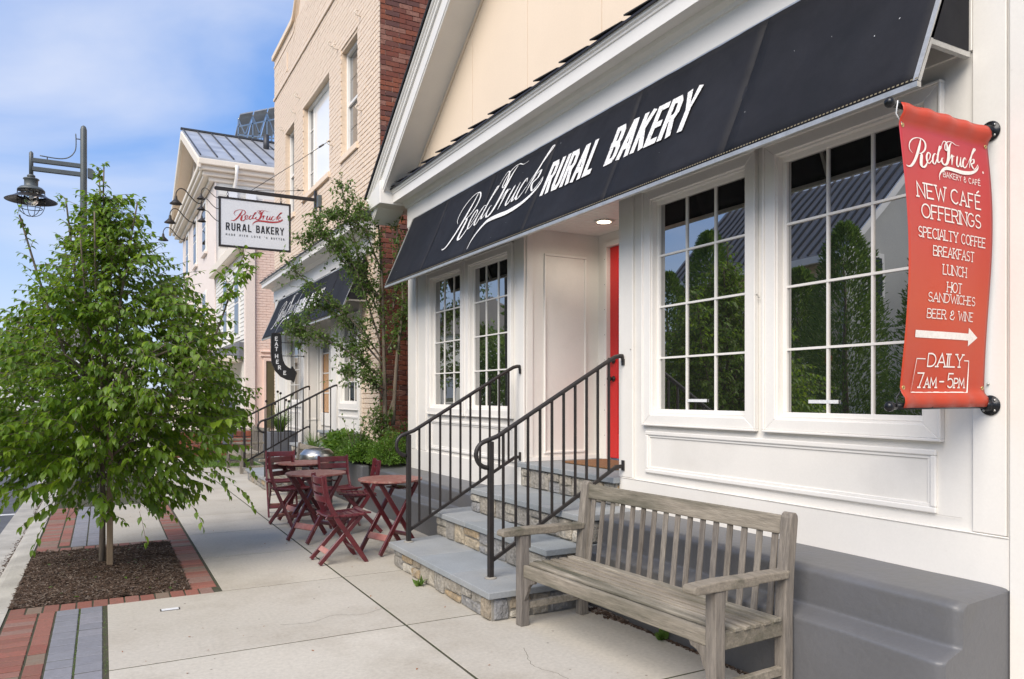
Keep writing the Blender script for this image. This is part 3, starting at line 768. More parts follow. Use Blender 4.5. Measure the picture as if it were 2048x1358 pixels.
for i in range(15000):
    x, y = rr.uniform(X0, X1), rr.uniform(Y0, Y1); l_ = rr.uniform(.005,.022)*(1 if rr.random() < .92 else 1.8); w_ = rr.uniform(.0012,.0042); a = rr.uniform(0, math.pi); tl = rr.uniform(-.35,.35)
    mb.obox((x, y, mz(x, y)+.004+rr.random()*.006), (l_*math.cos(a), l_*math.sin(a), l_*tl), (-w_*math.sin(a), w_*math.cos(a), 0), (0, 0, .0012))
o = mb.build('wood_chips', M['chip'], bed, kind='stuff'); set_var(o.data)
# fallen leaves and specks on the paving
items = []
for i in range(170):
    x, y = rr.uniform(.1, 3.0), rr.uniform(2.4, 12)
    if i < 26: x, y = rr.uniform(-.5,.5), rr.uniform(6.35,8.3)
    a = rr.uniform(0, 6.28); items.append((Vector((x, y, .004 if i >= 26 else mz(x,y)+.014)), Vector((math.cos(a), math.sin(a), .05)), Vector((0,0,1)), rr.uniform(.008,.022) if i >= 26 else rr.uniform(.025,.05), rr.random()))
leaves_mesh('leaf_litter', M['dead'], items[26:], sw)
leaves_mesh('fallen_leaves', M['blade'], items[:26], bed)
# debris along the foot of the ledge
mb = MB()
for i in range(1600):
    y = rr.uniform(1.9, 4.38); q = rr.uniform(.002,.006)*(1+1.2*(y > 4)); x = 3.046-abs(rr.gauss(0, .012+.05*max(0, y-3.9)))
    mb.obox((x, y, q*.5), (q,0,rr.uniform(-.5,.5)*q), (rr.uniform(-.5,.5)*q,q*rr.uniform(.6,1.6),0), (0,0,q*.6))
o = mb.build('ledge_debris', M['chip'], sw, kind='stuff'); set_var(o.data)
# small metal survey plate and a utility cover set in the paving
pl = thing('survey_plate', 'small pale metal plate set in the concrete in front of the tree bed', 'metal plate', (.42, 5.78, 0))
MB().box(.36,.47,5.755,5.80,.001,.004).build('plate', M['paper'], pl); MB().box(.352,.478,5.747,5.808,.0006,.0016).build('rim', M['iron'], pl)

# grit and leaf scraps gathered in the gutter
mb = MB()
for i in range(2600):
    y = rr.uniform(5.5, 16); q = rr.uniform(.002,.007); x = -.775-abs(rr.gauss(0, .03+.03*noise.noise(Vector((y*1.3,0,0)))+.04*(y < 8)))
    mb.obox((x, y, -.133+q*.4), (q,0,rr.uniform(-.5,.5)*q), (rr.uniform(-.5,.5)*q,q*rr.uniform(.6,1.8),0), (0,0,q*.5))
o = mb.build('gutter_debris', M['chip'], gut, kind='stuff'); set_var(o.data)
# old gum spots and scuffs on the slabs
mb = MB()
for i in range(70):
    x, y, q = rr.uniform(.1, 2.9), rr.uniform(2.6, 12), rr.uniform(.003, .009)
    mb.lathe([(q,0),(q*.7,.0008)], (x, y, .0006), 7)
mb.build('gum_spots', mat('old_gum', (.26,.235,.20), rough=.9), sw, kind='stuff')

# hairline cracks wandering across two slabs
for pts in ([(1.74,5.1),(1.55,5.02),(1.38,5.09),(1.2,5.0),(1.02,5.05)], [(2.1,3.1),(2.16,3.4),(2.1,3.62),(2.2,3.9)], [(.8,9.4),(1.05,9.52),(1.3,9.45),(1.72,9.6)]):
    mb = MB(); P = [(x+rr.uniform(-.006,.006), y+rr.uniform(-.006,.006)) for x, y in catmull(pts, 9)]; ribbon(mb, P, .0022, .0007, lambda a, b, n: (a, b, n)); mb.build('crack', M['joint'], sw)

# ================================================================ BUILDING 1: white bakery shopfront
b1 = thing('bakery_shop', 'white panelled bakery shopfront with cream gable above its long dark awning', 'shop building', (3.56, 5.0, 0))
XW = 3.56; W = M['white']
WN = [(2.285, 3.215, 1.355, 2.935), (3.455, 4.385, 1.355, 2.935), (6.605, 7.525, 1.345, 2.925), (7.735, 8.64, 1.345, 2.925)]
H1 = WN[:2]+[(4.765, 6.295, 0, 3.12)]+WN[2:]
wall_cells(MB(), 'x', XW, XW+.25, -4.0, 9.37, 0, 4.20, H1).build('wall', W, b1)
MB().box(XW+.25, 12.0, 9.12, 9.37, 0, 4.2).build('side_wall', W, b1)
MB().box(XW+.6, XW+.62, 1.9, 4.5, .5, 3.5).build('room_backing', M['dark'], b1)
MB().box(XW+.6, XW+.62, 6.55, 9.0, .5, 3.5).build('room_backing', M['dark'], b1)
wb = [window(b1, *q, XW, 3, 4, cas=.078, casz=.066, depth=.045) for q in WN]
# stickers on the lower panes
for (y0, y1) in ((3.86, 4.05), (2.82, 3.02)):
    s_ = MB().box(XW+.034, XW+.038, y0, y1, 1.452, 1.472).build('window_sticker', M['paper'], b1)
# panel mouldings, boards and pilasters
molding_rect(b1, XW, 2.23, 4.457, .925, 1.235)
molding_rect(b1, XW, 6.50, 8.66, .84, 1.20)
MB().box(XW-.022, XW, 1.89, 4.765, .60, .865).build('base_board', W, b1, bevel=.004)
MB().box(XW-.022, XW, 6.295, 9.38, .50, .80).build('base_board', W, b1, bevel=.004)
MB().box(XW-.016, XW, 1.905, 2.055, .867, 4.0).build('pilaster', W, b1, bevel=.004)
MB().box(XW-.030, XW-.001, 1.60, 1.885, -.02, 4.0).build('corner_pilaster', W, b1, bevel=.004)
MB().box(XW-.020, XW, 4.60, 4.775, .867, 3.4).build('pilaster', W, b1, bevel=.004)
MB().box(XW-.020, XW, 6.285, 6.42, .803, 3.4).build('pilaster', W, b1, bevel=.004)
MB().box(XW-.024, XW, 9.10, 9.385, .803, 3.75).build('corner_board', W, b1, bevel=.004)
MB().box(XW-.012, XW, 8.80, 9.0, .803, 3.2).build('pilaster', W, b1, bevel=.004)
MB().box(XW-.014, XW, 2.057, 4.597, 3.10, 3.40).build('lintel_board', W, b1, bevel=.003)
# frieze, bed moulding, fascia, shingled pent roof
MB().box(XW-.03, XW, 1.6, 9.40, 3.70, 3.985).build('frieze', W, b1, bevel=.004)
profile_y('bed_molding', 'white_trim', b1, [(XW-.03,3.955),(XW-.045,3.96),(XW-.05,3.985),(XW-.085,4.005),(XW-.10,4.03),(XW,4.03),(XW,3.955)], .4, 9.42)
MB().box(3.36, XW, .4, 9.44, 4.031, 4.045).build('soffit', M['white_trim'], b1)
profile_y('fascia', 'white_trim', b1, [(3.36,4.02),(3.345,4.02),(3.345,4.125),(3.335,4.13),(3.332,4.145),(3.318,4.155),(3.312,4.185),(3.36,4.185)], .4, 9.46)
mb = MB(); mb.prism([(3.30, .4, 4.187), (XW, .4, 4.265), (XW, .4, 4.23), (3.34, .4, 4.172)], None, (0, 9.05, 0)); mb.build('pent_deck', M['seam'], b1, recalc=True)
rs = random.Random(5)
for row in range(2):
    y = .45+row*.2
    while y < 9.3:
        L_ = .40+rs.uniform(-.015,.015); mb = MB(); x0 = 3.292+row*.12; x1 = x0+.16; z0 = 4.195+row*.028; sl = (4.265-4.187)/(XW-3.30)
        # each tab sits on its neighbour: the near end lifted, the far end tucked under
        mb.add([(x0,y,z0+.002),(x1,y,z0+.002+sl*.16),(x1,y+L_,z0+.030+sl*.16),(x0,y+L_,z0+.030),(x0,y,z0+.008),(x1,y,z0+.008+sl*.16),(x1,y+L_,z0+.042+sl*.16),(x0,y+L_,z0+.042)],
               [(0,3,2,1),(4,5,6,7),(0,1,5,4),(1,2,6,5),(2,3,7,6),(3,0,4,7)])
        mb.build('shingle', M['shingle'], b1); y += .44 if row == 0 else .44
MB().box(3.296, 3.31, .4, 9.46, 4.176, 4.192).build('drip_edge', M['iron'], b1)
# gable: siding panels with battened joints
def gz(y): return 4.43+.715*(9.087-y)         # soffit line at the wall
ys_ = [9.85, 8.68, 7.463, 6.247, 5.03, 3.81, 2.6, 1.4]
for a, b_ in zip(ys_, ys_[1:]):
    g = .004; hi = 9.37 if a > 9.37 else a-g; lo = b_+g
    if hi <= lo: continue
    mb = MB(); mb.prism([(XW+.05, lo, 4.19), (XW+.05, hi, 4.19), (XW+.05, hi, gz(hi)+.05), (XW+.05, lo, gz(lo)+.05)], None, (-.05, 0, 0))
    mb.build('siding_panel', M['cream'], b1, recalc=True)
mb = MB(); mb.prism([(XW+.052, 1.4, 4.19), (XW+.052, 9.365, 4.19), (XW+.052, 9.365, gz(9.36)), (XW+.052, 1.4, gz(1.4))], None, (.1, 0, 0)); mb.build('gable_backing', M['cream'], b1, recalc=True)
def rake(name, m, x0, x1, dz0, dz1, ya=9.95, yb=1.4, **k):
    mb = MB(); zt = lambda y: 4.22+.705*(9.946-y)
    mb.prism([(x0, ya, zt(ya)+dz0), (x0, yb, zt(yb)+dz0), (x0, yb, zt(yb)+dz1), (x0, ya, zt(ya)+dz1)], None, (x1-x0, 0, 0))
    return mb.build(name, M[m], b1, recalc=True, **k)
rake('rake_soffit', 'white_trim', 3.22, XW+.02, -.415, -.385, 9.92)
rake('rake_board', 'white_trim', 3.215, 3.235, -.43, -.16, 9.93, bevel=.003)
rake('rake_bead', 'white_trim', 3.205, 3.22, -.40, -.375, 9.93, bevel=.003)
rake('rake_crown', 'white_trim', 3.19, 3.235, -.175, -.13, 9.95, bevel=.004)
rake('rake_crown', 'white_trim', 3.175, 3.235, -.128, -.075, 9.955, bevel=.012)
rake('rake_crown', 'white_trim', 3.155, 3.235, -.073, -.03, 9.96, bevel=.01)
rake('rake_shingle_edge', 'shingle', 3.135, 12.0, -.028, .012, 10.0)
rake('rake_bead', 'cream', XW-.014, XW+.0, -.47, -.40, 9.3, bevel=.003)
# boxed eave return at the foot of the rake
mb = MB(); mb.prism([(3.17, 9.44, 4.0), (3.17, 9.93, 4.0), (3.17, 9.95, 4.06), (3.17, 9.95, 4.17), (3.17, 9.44, 4.30)], None, (XW-3.17+.3, 0, 0)); mb.build('eave_return', M['white_trim'], b1, bevel=.006, recalc=True)
MB().box(3.15, XW+.3, 9.93, 9.965, 4.12, 4.17).build('eave_crown', M['white_trim'], b1, bevel=.01)
# recessed entrance
MB().box(XW+.25, 4.63, 6.295, 6.50, 0, 3.12).build('entry_side_wall', W, b1)
MB().box(XW+.25, 4.63, 4.56, 4.765, 0, 3.12).build('entry_side_wall', W, b1)
mb = MB(); mb.box(4.415, 4.60, 6.18, 6.295, .86, 3.12); mb.box(4.415, 4.60, 4.765, 5.10, .86, 3.12); mb.box(4.415, 4.60, 5.10, 6.18, 3.0, 3.12)
mb.build('entry_back_wall', W, b1)
ce = MB().box(XW+.001, 4.60, 4.7651, 6.2949, 3.122, 3.2).build('entry_ceiling', M['white_trim'], b1)
y = 4.77
while y < 6.28:
    e = min(y+.082, 6.294); MB().box(XW+.002, 4.414, y+.002, e-.002, 3.104, 3.124).build('ceiling_board', M['white_trim'], ce, bevel=.004); y += .0835
def molding_y(parent, yw, x0, x1, z0, z1, w=.022, t=.014):    # rectangle of moulding on a wall facing -y
    mb = MB()
    for a0, a1, b0, b1_ in ((x0, x1, z0, z0+w), (x0, x1, z1-w, z1), (x0, x0+w, z0+w, z1-w), (x1-w, x1, z0+w, z1-w)): mb.box(a0, a1, yw-t, yw+.001, b0, b1_)
    return mb.build('panel_molding', M['white_trim'], parent, bevel=.005, seg=2)
molding_y(b1, 6.295, 3.77, 4.265, .93, 2.88)
MB().box(XW+.001, 4.414, 6.275, 6.2945, .862, .90).build('skirting', M['white_trim'], b1)
MB().box(3.575, 3.64, 6.283, 6.2945, .902, 3.10).build('corner_bead', M['white_trim'], b1)
# door frame and red door
fr = MB(); fr.box(4.395, 4.55, 6.135, 6.185, .862, 3.02); fr.box(4.395, 4.55, 5.095, 5.145, .862, 3.02); fr.box(4.395, 4.55, 5.145, 6.135, 2.97, 3.02)
fr = fr.build('door_frame', M['white_trim'], b1, bevel=.003)
mb = MB()
for k in range(8): mb.lathe([(.004,0),(.003,-.002)], (4.394, 6.16, 1.1+k*.25), 8, 'x')
mb.build('frame_screws', M['iron'], fr)
dr = MB(); y0, y1, z0, z1, xa, xb = 5.145, 6.135, .875, 2.968, 4.44, 4.485
dr.box(xa, xb, y1-.13, y1-.002, z0, z1); dr.box(xa, xb, y0+.002, y0+.13, z0, z1); dr.box(xa, xb, y0+.13, y1-.13, z0, z0+.24); dr.box(xa, xb, y0+.13, y1-.13, z1-.13, z1); dr.box(xa, xb, y0+.13, y1-.13, 1.62, 1.74)
dr = dr.build('door', M['red_door'], b1, bevel=.006, seg=2)
MB().box(xa+.012, xb-.012, y0+.13, y1-.13, z0+.24, 1.62).build('door_panel', M['red_door'], dr, bevel=.01)
for k in range(3):
    for i in range(2): MB().box(xa+.018, xb-.018, y0+.135+i*.335, y0+.46+i*.335-.005, 1.745+k*.365, 2.095+k*.365).build('pane', M['glass'], dr)
for k in range(1, 3): MB().box(xa+.004, xb-.004, y0+.13, y1-.13, 1.745+k*.365-.022, 1.745+k*.365+.004).build('muntin', M['red_door'], dr)
MB().box(xa+.004, xb-.004, (y0+y1)/2-.012, (y0+y1)/2+.012, 1.74, z1-.13).build('muntin', M['red_door'], dr)
mb = MB(); mb.lathe([(.030,0),(.030,-.008),(.012,-.010),(.012,-.03),(.026,-.045),(.028,-.06),(.012,-.075)], (xa, y1-.065, 1.84), 16, 'x'); mb.build('door_lock', M['iron'], dr)
mb = MB(); mb.lathe([(.028,0),(.028,-.008),(.012,-.010),(.012,-.03),(.026,-.045),(.028,-.06),(.012,-.075)], (xa, y1-.065, 1.66), 16, 'x'); mb.build('door_handle', M['iron'], dr)
# recessed ceiling lamp, lit
cl = thing('ceiling_lamp', 'small round lit ceiling lamp recessed over the red door', 'ceiling lamp', (4.06, 5.70, 3.10))
MB().lathe([(.068,.0),(.092,-.004),(.095,-.010),(.085,-.014),(.064,-.010)], (4.06, 5.70, 3.103), 28, cap=False).build('trim_ring', M['white_trim'], cl)
em = bpy.data.materials.new('lamp_glow'); em.use_nodes = True; t = em.node_tree; t.nodes.clear(); e_ = t.nodes.new('ShaderNodeEmission'); o_ = t.nodes.new('ShaderNodeOutputMaterial')
e_.inputs['Color'].default_value = (1,.82,.58,1); e_.inputs['Strength'].default_value = 6; t.links.new(e_.outputs[0], o_.inputs[0])
MB().lathe([(.0005,.0),(.064,.001)], (4.06, 5.70, 3.091), 28, cap=False).build('lens', em, cl)
ld = bpy.data.lights.new('ceiling_lamp_light', 'SPOT'); lo_ = bpy.data.objects.new('ceiling_lamp_light', ld); COL.objects.link(lo_); lo_.location = (4.06, 5.70, 3.085)
ld.energy = 13; ld.shadow_soft_size = .06; ld.color = (1, .91, .78); ld.spot_size = R(165); ld.spot_blend = .6
dm = thing('doormat', 'brown coir doormat lying before the red door', 'doormat', (4.05, 5.62, .86))
MB().box(3.82, 4.32, 5.20, 6.05, .861, .878).build('mat_pile', M['mat_coir'], dm, bevel=.004)

# nails, hooks and a cable clip left in the boards
for y, z in ((3.36, 2.12), (3.345, 2.10), (1.79, 1.98), (1.72, 1.12), (1.98, 1.55), (4.62, 1.85), (2.16, 2.35)):
    MB().lathe([(.005,0),(.006,-.006),(.002,-.010)], (XW-.018 if y > 1.9 else XW-.030, y, z), 8, 'x').build('old_nail', M['steel'], b1)
MB().box(XW-.0245, XW-.0225, 1.892, 4.76, .858, .862).build('caulk_line', mat('grimy_caulk', (.42,.39,.34), (.6,.58,.54), scale=14, rough=.8), b1)
MB().box(XW-.0165, XW-.0160, 2.10, 4.40, .9215, .9235).build('caulk_line', bpy.data.materials['grimy_caulk'], b1)
# ---------------------------------------------------------------- gray stepped ledge under the shopfront
def ledge(lab, y0, y1, zt, zm, loc, xb=3.10):
    t = thing('stucco_ledge', lab, 'ledge', loc)
    YS = [y0, y0+.012, y0+.035, y0+.075, y0+.13]+[y0+.13+(y1-y0-.13)*k/int((y1-y0)/.12) for k in range(1, int((y1-y0)/.12)+1)]; n = len(YS)-1; r_ = .045; EO = (.032, .013, .004, .001)
    def rnd(P, r):            # round every corner of the profile
        out = [P[0]]
        for i in range(1, len(P)-1):
            p, q, w = Vector(P[i-1]), Vector(P[i]), Vector(P[i+1]); r1 = min(r, (p-q).length*.45); r2 = min(r, (w-q).length*.45)
            a_, c_ = q+(p-q).normalized()*r1, q+(w-q).normalized()*r2
            out += [tuple(a_), tuple(a_*.25+q*.5+c_*.25), tuple(c_)]
        return out+[P[-1]]
    prof = [(3.05, 0), (3.043, zm-.01), (3.075, zm+.004), (3.165, zm+.030), (3.166, zt-.030), (3.20, zt-.006), (XW, zt+.012)]
    prof = rnd(rnd(prof, .013), .005)
    vs = []; m = len(prof); nn = n
    for k in range(nn+1):
        y = YS[k]; eo = EO[k] if k < 4 else 0
        for x, z in prof:
            wob = .007*noise.noise(Vector((y*1.6, z*4, x*3)))+.004*noise.noise(Vector((y*5, z*9, 4)))
            e = eo if x < 3.4 else 0
            vs.append((x+(wob if x < 3.5 else 0)+e, y, z+(wob*.5 if z > .1 else 0)-(eo*.45 if z > zt-.05 else 0)))
    fs = [(k*m+i, k*m+i+1, (k+1)*m+i+1, (k+1)*m+i) for k in range(nn) for i in range(m-1)]
    mb = MB().add(vs, fs, True)
    for k, f_ in ((0, 1), (nn, -1)):        # flat ends with their own corners
        ring = [vs[k*m+i] for i in range(m)]+[(XW, YS[k], 0)]
        mb.add(ring, [tuple(range(len(ring)))[::f_]])
    mb.build('ledge_body', M['stucco'], t)
    return t
ledge('gray stucco stepped ledge beneath the two largest windows behind the wooden bench', 1.888, 4.49, .632, .40, (3.3, 3.2, 0))
ledge('gray stucco stepped ledge on the far side of the steps behind the maroon tables', 6.50, 9.75, .545, .33, (3.3, 8, 0))

# ---------------------------------------------------------------- front steps
def steps(lab, oy, loc, seed, sl):
    s = thing('stone_steps', lab, 'steps', loc); Yn, Yf = 4.42+oy, 6.37+oy
    F_ = [  # front x, near y, far y(front), far y(back), top z, back x
        (2.235, Yn, Yf, Yf+.17, .2, 2.72), (2.72, Yn+.08, Yf+.18, Yf+.26, .42, 3.02), (3.01, Yn+.08, Yf+.04, Yf+.05, .635, 3.50), (3.48, Yn+.33, Yf-.09, Yf-.10, .86, 4.42)]
    zb = 0
    for i, (xf, yn, yf, yfb, zt, xb) in enumerate(F_):
        th = .045; xe = xb+.25 if i < 3 else xb
        xe = min(xe, XW-.001) if i < 3 else xe
        yl = yfb if i < 3 else yf
        core = MB()
        if i == 3:
            core.box(xf+.03, XW+.3, Yn+.352, Yf-.085, 0, zt-th); core.box(XW+.3, 4.40, Yn+.352, Yf-.085, .5, zt-th)
        else: core.prism([(xf+.03, yn+.03, 0), (xe, yn+.03, 0), (xe, yl-.03, 0), (xf+.03, yf-.03, 0)], None, (0, 0, zt-th))
        core.build('mortar_core', M['mortar'], s, recalc=True)
        z0 = 0 if i == 0 else F_[i-1][4]
        stones(s, (xf+.03, yf-.03), (xf+.03, yn+.03), z0, zt-th, seed+i, wmin=.13, wmax=.34, proud=.016)
        stones(s, (xf+.03, yn+.03), (min(xe, XW), yn+.03), z0 if i == 0 else max(0, z0-.25), zt-th, seed+20+i)
        # bluestone treads in three or four slabs with an overhanging nosing
        n = 3 if i != 3 else 4; cuts = [yn-.012]+[yn+(yf-yn)*(k+rs.uniform(-.08,.08))/n for k in range(1, n)]+[None]
        for k in range(n):
            a = cuts[k]; last = k == n-1; g = .0045
            fa = a+g; b0 = (yf+.012) if last else cuts[k+1]-g; b1_ = (yl+.012) if last else cuts[k+1]-g
            mb = MB()
            if i == 3:
                aa = max(a+g, 4.768+oy) ; 
                mb.prism([(xf-.012, fa, zt-th), (XW-.03, fa, zt-th), (XW-.03, b0, zt-th), (xf-.012, b0, zt-th)], None, (0,0,th)); mb.build('slab', M['bluestone'], s, bevel=.004, recalc=True)
                bb = min(b0, 6.292+oy); MB().box(XW-.028, 4.41, aa, bb, zt-th, zt-.0008).build('slab', M['bluestone'], s, bevel=.003)
                continue
            mb.prism([(xf-.012, fa, zt-th), (xe, fa, zt-th), (xe, b1_, zt-th), (xf-.012, b0, zt-th)], None, (0,0,th))
            mb.build('slab', M['bluestone'], s, bevel=.005, seg=2, recalc=True)
        zb = zt
    return s
steps('nearest flight of bluestone and fieldstone steps up to the red door', 0, (2.9, 5.4, 0), 11, None)

# ---------------------------------------------------------------- iron handrails
def handrail(lab, x0, y, yw, z0, zpost, zwall, zl0, zl1, n, cat='handrail'):
    t = thing('handrail', lab, cat, (x0, y, z0), group='black iron handrails on the steps')
    ye = lambda x: y+(yw-y)*(x-x0)/(XW-x0)
    top = lambda x: zpost+(zwall-zpost)*(x-x0)/(3.47-x0); low = lambda x: zl0+(zl1-zl0)*(x-x0)/(3.47-x0)
    MB().box(x0-.019, x0+.019, y-.019, y+.019, z0, zpost-.005).build('post', M['iron'], t, bevel=.003)
    mb = MB(); mb.lathe([(.045,0),(.042,.006),(.026,.010)], (x0, y, z0), 14); mb.build('post_foot', M['mortar'], t)
    s_ = (zwall-zpost)/(3.47-x0); pts = []
    for k in range(13):
        a = R(-90-(180-math.degrees(math.atan(s_))*.6)*k/12); rr_ = .095
        pts.append((x0-.02+rr_*math.cos(a)*1.0, y, zpost-rr_+rr_*math.sin(a)+.0))
    pts = pts+[(x0+.05, ye(x0+.05), top(x0+.05)+.0), (3.38, ye(3.38), top(3.38)), (3.46, ye(3.46), top(3.46)-.004), (3.50, ye(3.5), top(3.47)), (XW-.03, yw, top(3.47))]
    mb = MB(); P = [Vector(p) for p in pts]
    mb.tube(P, .017, 8); mb.build('top_rail', M['iron'], t)
    MB().tube([(XW-.035, yw, top(3.47)-.0), (XW-.03, yw, top(3.47)-.035)], .012, 8).build('rail_end', M['iron'], t)
    MB().box(XW-.034, XW-.020, yw-.016, yw+.016, top(3.47)-.07, top(3.47)-.02).build('wall_bracket', M['iron'], t, bevel=.003)
    MB().bar((x0, y, zl0), (3.47, ye(3.47), zl1), .016, .030).build('lower_rail', M['iron'], t, bevel=.003)
    mb = MB(); mb.bar((3.46, ye(3.46), zl1), (XW-.025, yw, zl1+.004), .016, .03); mb.box(XW-.034, XW-.021, yw-.016, yw+.016, zl1-.03, zl1+.05); mb.build('lower_bracket', M['iron'], t, bevel=.003)
    for k in range(n):
        x = x0+(3.44-x0)*(k+1)/(n+.35)
        MB().box(x-.008, x+.008, ye(x)-.008, ye(x)+.008, low(x), top(x)).build('baluster', M['iron'], t)
    return t
handrail('black iron handrail nearest the wooden bench, on the near side of the red door steps', 2.42, 4.775, 4.71, .2, 1.175, 1.80, .318, .946, 10)
handrail('black iron handrail on the far side of the red door steps by the maroon table', 2.38, 6.30, 6.345, .2, 1.155, 1.775, .30, .90, 10)

# ================================================================ AWNING 1
AX0, AZ0, AX1, AZ1 = 3.14, 2.88, XW-.035, 3.775
def awning(lab, y0, y1, loc, seed, z_off=0, curtain=True):
    t = thing('awning', lab, 'awning', loc); rr = random.Random(seed)
    ny = max(20, int((y1-y0)/.09)); nv = 14; L_ = math.hypot(AX1-AX0, AZ1-AZ0); sl = Vector((AX1-AX0, 0, AZ1-AZ0))/L_; nr = Vector((-sl.z, 0, sl.x))
    panels = max(2, round((y1-y0)/1.18)); pw = (y1-y0)/panels
    for p in range(panels):
        vs = []; k_n = max(8, int(pw/.08)); a = y0+pw*p
        for j in range(nv+1):
            for k in range(k_n+1):
                u = k/k_n; y = a+pw*u; v = j/nv
                sag = -.010*math.sin(math.pi*v)*(1-.35*math.cos(2*math.pi*u))+.009*noise.noise(Vector((y*1.4, v*1.6, seed)))*math.sin(math.pi*min(1,v*1.02))+.002*noise.noise(Vector((y*7+v*6, v*3, seed)))
                q = Vector((AX0, y, AZ0+z_off))+sl*(L_*v)+nr*sag; vs.append(tuple(q))
        w = k_n+1
        o = MB().add(vs, [(j*w+k, j*w+k+1, (j+1)*w+k+1, (j+1)*w+k) for j in range(nv) for k in range(k_n)]).build('canvas_panel', M['awning'], t)
        for f in o.data.polygons: f.use_smooth = True
        md = o.modifiers.new('solid', 'SOLIDIFY'); md.thickness = .003; md.offset = -1
        if p:
            mb = MB(); pts = [Vector((AX0, a, AZ0+z_off))+sl*(L_*q/8)+nr*(-.010*math.sin(math.pi*q/8)*.65+.001) for q in range(9)]
            for q in range(8): mb.bar(pts[q], pts[q+1], .022, .004, up=nr)
            mb.build('seam', M['awning'], t)
    # end cheeks
    for ye, s_ in ((y0, 1), (y1, -1)):
        mb = MB(); zc = AZ0+z_off+.21; xc = AX0+(zc-AZ0-z_off)/(AZ1-AZ0)*(AX1-AX0)
        mb.prism([(xc+.004, ye, zc), (XW-.04, ye, zc), (XW-.04, ye, AZ1+z_off), (AX1, ye, AZ1+z_off)], None, (0, .003*s_, 0)); mb.build('end_panel', M['awning'], t, recalc=True)
        MB().bar((xc+.01, ye+.015*s_, zc-.012), (XW-.022, ye+.015*s_, zc-.012), .026, .026).build('side_bar', M['alu'], t)
        MB().bar((AX0+.01, ye+.012*s_, AZ0+z_off), (AX1, ye+.012*s_, AZ1+z_off-.01), .024, .024).build('rafter', M['alu'], t)
    for p in range(1, panels, 2):
        ye = y0+pw*p; MB().bar((AX0+.03, ye, AZ0+z_off+.0), (AX1, ye, AZ1+z_off-.035), .022, .022).build('rafter', M['alu'], t)
        MB().bar((AX0+.12, ye, AZ0+z_off+.19), (XW-.022, ye, AZ0+z_off+.19), .022, .022).build('cross_bar', M['alu'], t)
    MB().box(AX0-.004, AX0+.024, y0, y1, AZ0+z_off-.026, AZ0+z_off-.002).build('front_bar', M['alu'], t)
    MB().box(XW-.022-.02, XW-.022, y0, y1, AZ1+z_off-.03, AZ1+z_off).build('head_bar', M['alu'], t)
    # stitched hem just above the bar
    mb = MB(); y = y0
    while y < y1-.02:
        q = Vector((AX0, y, AZ0+z_off))+sl*.012+nr*.0025; mb.obox(q+Vector((0,.008,0)), Vector((0,.006,0)), sl*.004, nr*.0012); y += .022
    mb.build('hem_stitching', mat('hem_thread', (.20,.17,.11), rough=.9) if 'hem_thread' not in bpy.data.materials else bpy.data.materials['hem_thread'], t, kind='stuff')
    mb = MB(); mb.obox(Vector((AX0, (y0+y1)/2, AZ0+z_off))+sl*.012+nr*.001, Vector((0,(y1-y0)/2,0)), sl*.011, nr*.0012); mb.build('hem', M['awning'], t)
    def mp_(u, v, n):      # u along -y from the far end, v up the slope
        q = Vector((AX0, u, AZ0+z_off))+sl*v; q += nr*(-.010*math.sin(math.pi*min(1, max(0, v/L_)))*.62+.009*noise.noise(Vector((u*1.4, v/L_*1.6, seed)))*math.sin(math.pi*min(1,max(0,v/L_*1.02)))+.002*noise.noise(Vector((u*7+v/L_*6, v/L_*3, seed)))+.0045+n); return tuple(q)
    return t, mp_
aw, amp = awning('long dark navy canvas awning lettered in white over the nearest shopfront', 2.056, 9.157, (3.5, 5.6, 2.88), 1)
def put_name(t, f, ink):
    pass
mb = MB(); f1 = lambda u, v, n: amp(7.60-u, v, n)
script_strokes(mb, .10, .205, 1.88, f1, slant=.08, hs_=1.32, weight=.125)
mb.build('script_lettering', M['print'], aw)
def block_words(t, fn):
    for wd, x0, ft in (('RURAL', .03, .71), ('BAKERY', .955, .87)):
        mb = MB(); text_strokes(mb, wd, x0, .365+.01*(x0 > .5), .285, fn, weight=.175, glyphs=BL, gap=.40, serif=False, slant=.04, fit=ft); mb.build('block_lettering', M['print'], t)
block_words(aw, lambda u, v, n: amp(5.545-u, v, n))
# pale scuffs and bird marks on the canvas
mb = MB(); rq = random.Random(9)
for k in range(16):
    y = rq.uniform(2.1, 8.9); v = rq.uniform(.05, .95); s_ = rq.uniform(.002,.004)*(2 if k < 2 else 1)
    ribbon(mb, [(y, v), (y+s_*rq.uniform(-1,1), v+s_*rq.uniform(.6, 3))], s_, .0015, lambda a, b, n: amp(a, b, n))
mb.build('canvas_specks', M['paper'], aw, kind='stuff')

